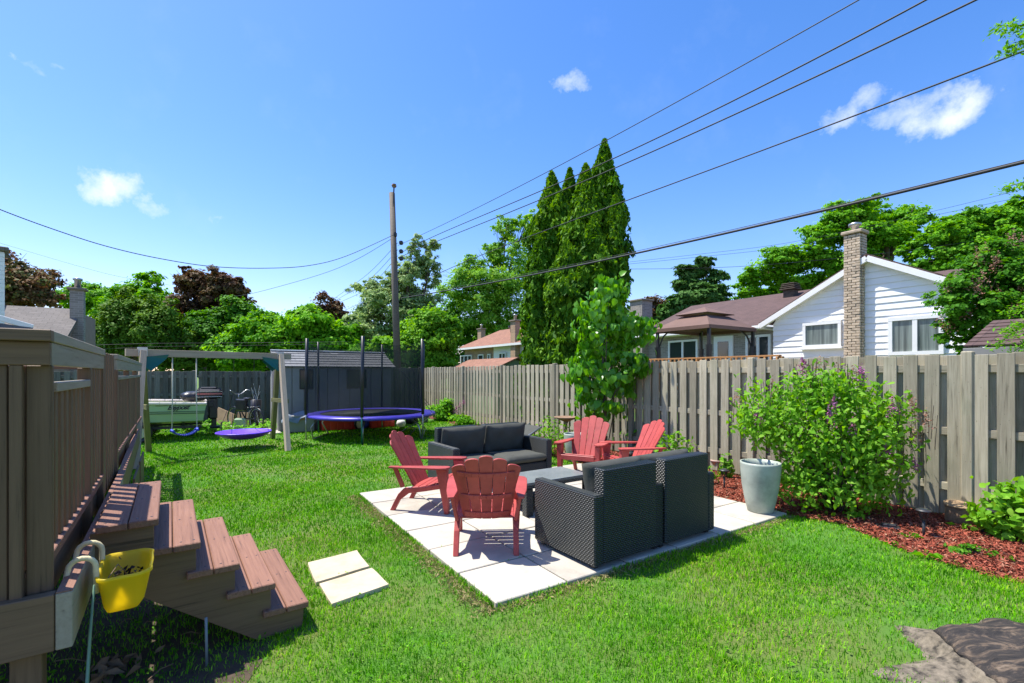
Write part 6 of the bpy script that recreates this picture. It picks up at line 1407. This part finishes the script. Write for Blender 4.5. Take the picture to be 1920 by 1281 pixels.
tree('airy_tree', 'tall airy pale green tree left of the cedars', 'tree', 44, [(875, 500, 38, 28), (925, 475, 34, 30), (950, 430, 32, 24), (905, 540, 60, 36), (990, 420, 28, 22), (866, 535, 44, 30), (960, 520, 48, 48), (900, 590, 62, 40), (985, 590, 40, 50), (930, 620, 60, 30), (990, 480, 30, 40)], .24, 17000, 'lf_airy', 935, None, .6, .2, .3, trunk_r=.24, aspect=2, limb_n=9)
# cedars: columns of upright sprays
def cedar(label, px, ytop, wpx, Y, lean=0):
    s = Y / F; base = Vector((ray(px) * Y, Y, 0)); T = thing('cedar_tree', label, 'tree', base, 0, 'tall dark green cedars behind the fence')
    ht = H + (HY - ytop) * s; R_ = wpx * s; n = int(17000 * (ht / 8) * (R_ / .6)); ph0 = random.uniform(0, 6)
    def prof(t, ph): return (np.clip((1 - t) * 3.6, 0, 1) ** .75 * (1 - .30 * t)) * (1 + .10 * np.sin(3 * ph + 9 * t + ph0) + .07 * np.sin(17 * t + 2 * ph))
    ncl = 260; ct_ = RNG.uniform(0, 1, ncl); cp = RNG.uniform(0, 2 * np.pi, ncl); cr = np.where(RNG.uniform(size=ncl) < .78, RNG.uniform(.72, 1.06, ncl), RNG.uniform(1.08, 1.34, ncl)); tone = RNG.uniform(size=ncl); i = RNG.integers(0, ncl, n)
    up = np.abs(RNG.normal(size=n)); t = np.clip(ct_[i] + (up - .6) * .036, 0.01, 1.0); ph = cp[i] + RNG.normal(size=n) * .20 * (1.6 - np.clip(up, 0, 1.4))
    r = R_ * prof(t, ph) * cr[i] * (1 - np.abs(RNG.normal(size=n)) * .10) + .01
    P = np.stack([r * np.cos(ph) + lean * t, r * np.sin(ph), .3 + t * (ht - .3)], 1); nn = np.stack([np.cos(ph), np.sin(ph), .35 + 0 * ph], 1)
    link('crown', leaves_mesh('crown', P, nn, .085, M['lf_cedar'], 2.3, .15, .75, (0, 0, .8), tone[i]), T)
    m = n // 3; t = RNG.uniform(0, .97, m); ph = RNG.uniform(0, 6.283, m); r = R_ * prof(t, ph) * .62
    P = np.stack([r * np.cos(ph) + lean * t, r * np.sin(ph), .3 + t * (ht - .3)], 1); link('inner_foliage', leaves_mesh('inner_foliage', P, np.stack([np.cos(ph), np.sin(ph), 0 * ph], 1), .17, M['lf_cedar'], 2.0, .1, .2, (0, 0, .9)), T)
    MB().tube([(0, 0, 0), (lean * .5, 0, ht * .5), (lean, 0, ht * .92)], [.12, .08, .02], 8).build('trunk', M['bark'], T, True)
cedar('leftmost tall column of the dark cedar group', 1034, 326, 52, 15.0)
cedar('slim cedar column second from left in the group', 1068, 320, 38, 15.6)
cedar('middle cedar column just left of the tallest', 1098, 312, 50, 14.5)
cedar('tallest cedar of the group, on its right side', 1128, 266, 50, 14.9, .1)
cedar('short cedar at the left foot of the group', 1012, 440, 36, 14.2)
cedar('short cedar bulging out at the right of the group', 1132, 372, 36, 14.1, .35)
cedar('low cedar column in front at the middle of the group', 1062, 455, 54, 13.7)
cedar('low full cedar in front at the right of the group', 1112, 410, 54, 13.9)
tree('pine_tree', 'dark pine with tiered branches behind the brown roof', 'tree', 31, [(1322, 495, 20, 10), (1300, 512, 36, 12), (1345, 515, 20, 10), (1285, 535, 34, 12), (1330, 540, 34, 14), (1305, 562, 50, 18), (1262, 585, 34, 20), (1340, 580, 34, 20), (1300, 600, 60, 20)], .20, 15000, 'lf_pine', 1312, None, .4, .2, .35, aspect=3)
tree('red_maple', 'dark reddish tree between cedars and grey chimney', 'tree', 33, [(1235, 575, 30, 22), (1200, 590, 24, 22), (1255, 600, 26, 18)], .24, 4500, 'lf_red', 1235)
tree('round_tree', 'green tree partly hidden behind the grey chimney', 'tree', 29, [(1190, 610, 26, 26), (1225, 622, 34, 20), (1265, 620, 30, 18)], .22, 4500, 'lf_mid', 1215)
tree('maple_tree', 'broad bright green maple rising behind the cream chimney', 'tree', 29, [(1650, 398, 58, 26), (1580, 410, 50, 28), (1700, 410, 36, 30), (1540, 440, 46, 26), (1625, 450, 62, 26), (1500, 478, 50, 24), (1450, 495, 44, 22), (1420, 522, 34, 20), (1500, 522, 60, 26), (1580, 500, 60, 30), (1680, 450, 40, 30), (1560, 540, 70, 26), (1400, 548, 26, 14), (1470, 548, 60, 18), (1640, 530, 50, 30)], .22, 34000, 'lf_maple', 1660, None, .7, .2, .4, trunk_r=.4, limb_n=9)
tree('maple_tree', 'large dense maple filling the upper right behind the lilac', 'tree', 23, [(1850, 410, 46, 32), (1800, 425, 44, 28), (1900, 405, 46, 34), (1762, 448, 42, 28), (1830, 470, 70, 40), (1930, 450, 60, 50), (1742, 490, 46, 30), (1800, 520, 60, 40), (1900, 520, 60, 50), (1715, 468, 26, 20)], .19, 30000, 'lf_maple', 1850, None, .6, .18, .45, trunk_r=.35)
T, bl = tree('lilac_tree', 'big lilac with fading pinkish blooms behind the right fence', 'tree', 8.6, [(1850, 520, 56, 50), (1800, 560, 46, 44), (1900, 490, 50, 46), (1905, 580, 56, 56), (1845, 600, 56, 44), (1790, 615, 30, 28), (1930, 530, 50, 60), (1860, 650, 50, 36)], .085, 16000, 'lf_mid', 1870, None, .5, .2, .4, trunk_r=.06, aspect=1.4)
pts = []
for (c, r) in bl[:7]:
    for k in range(7):
        d = Vector(RNG.normal(size=3)).normalized(); d.y = -abs(d.y) * .8; d.z = abs(d.z) * .9; pts.append([c[i] + d[i] * r[i] * 1.02 for i in range(3)])
blooms(T, pts, 'fadedbloom', .075, 55, 'bloom', None, .024)
for k, (Y, lst, lb, mt) in enumerate(((48, [(560, 640, 60, 40), (640, 645, 60, 40), (480, 640, 60, 40)], 'distant dark tree seen through gaps above the shed', 'lf_mid'), (46, [(720, 640, 60, 40), (800, 630, 60, 44), (860, 600, 50, 50)], 'distant dark tree behind the silvery one', 'lf_mid'),
        (44, [(1180, 630, 50, 40), (1260, 630, 60, 30), (1340, 610, 50, 40)], 'distant green tree behind the white house roof', 'lf_mid'), (46, [(150, 630, 70, 60), (60, 620, 60, 50), (240, 640, 60, 50)], 'distant green tree behind the left house', 'lf_mid'), (45, [(340, 640, 60, 44), (420, 640, 60, 44)], 'distant dark tree behind the cedar hedge', 'lf_mid'), (50, [(930, 640, 60, 40), (1000, 640, 60, 40), (1060, 640, 60, 40)], 'distant tree behind the reddish roof', 'lf_mid'))):
    tree('broadleaf_tree', lb, 'tree', Y, lst + [(q[0] + random.uniform(-30, 30), 672, 52, 26) for q in lst] + [(q[0] + random.uniform(-40, 40), 690, 60, 22) for q in lst], .40, 9000, mt, None, None, .3, .25, sub_n=5)
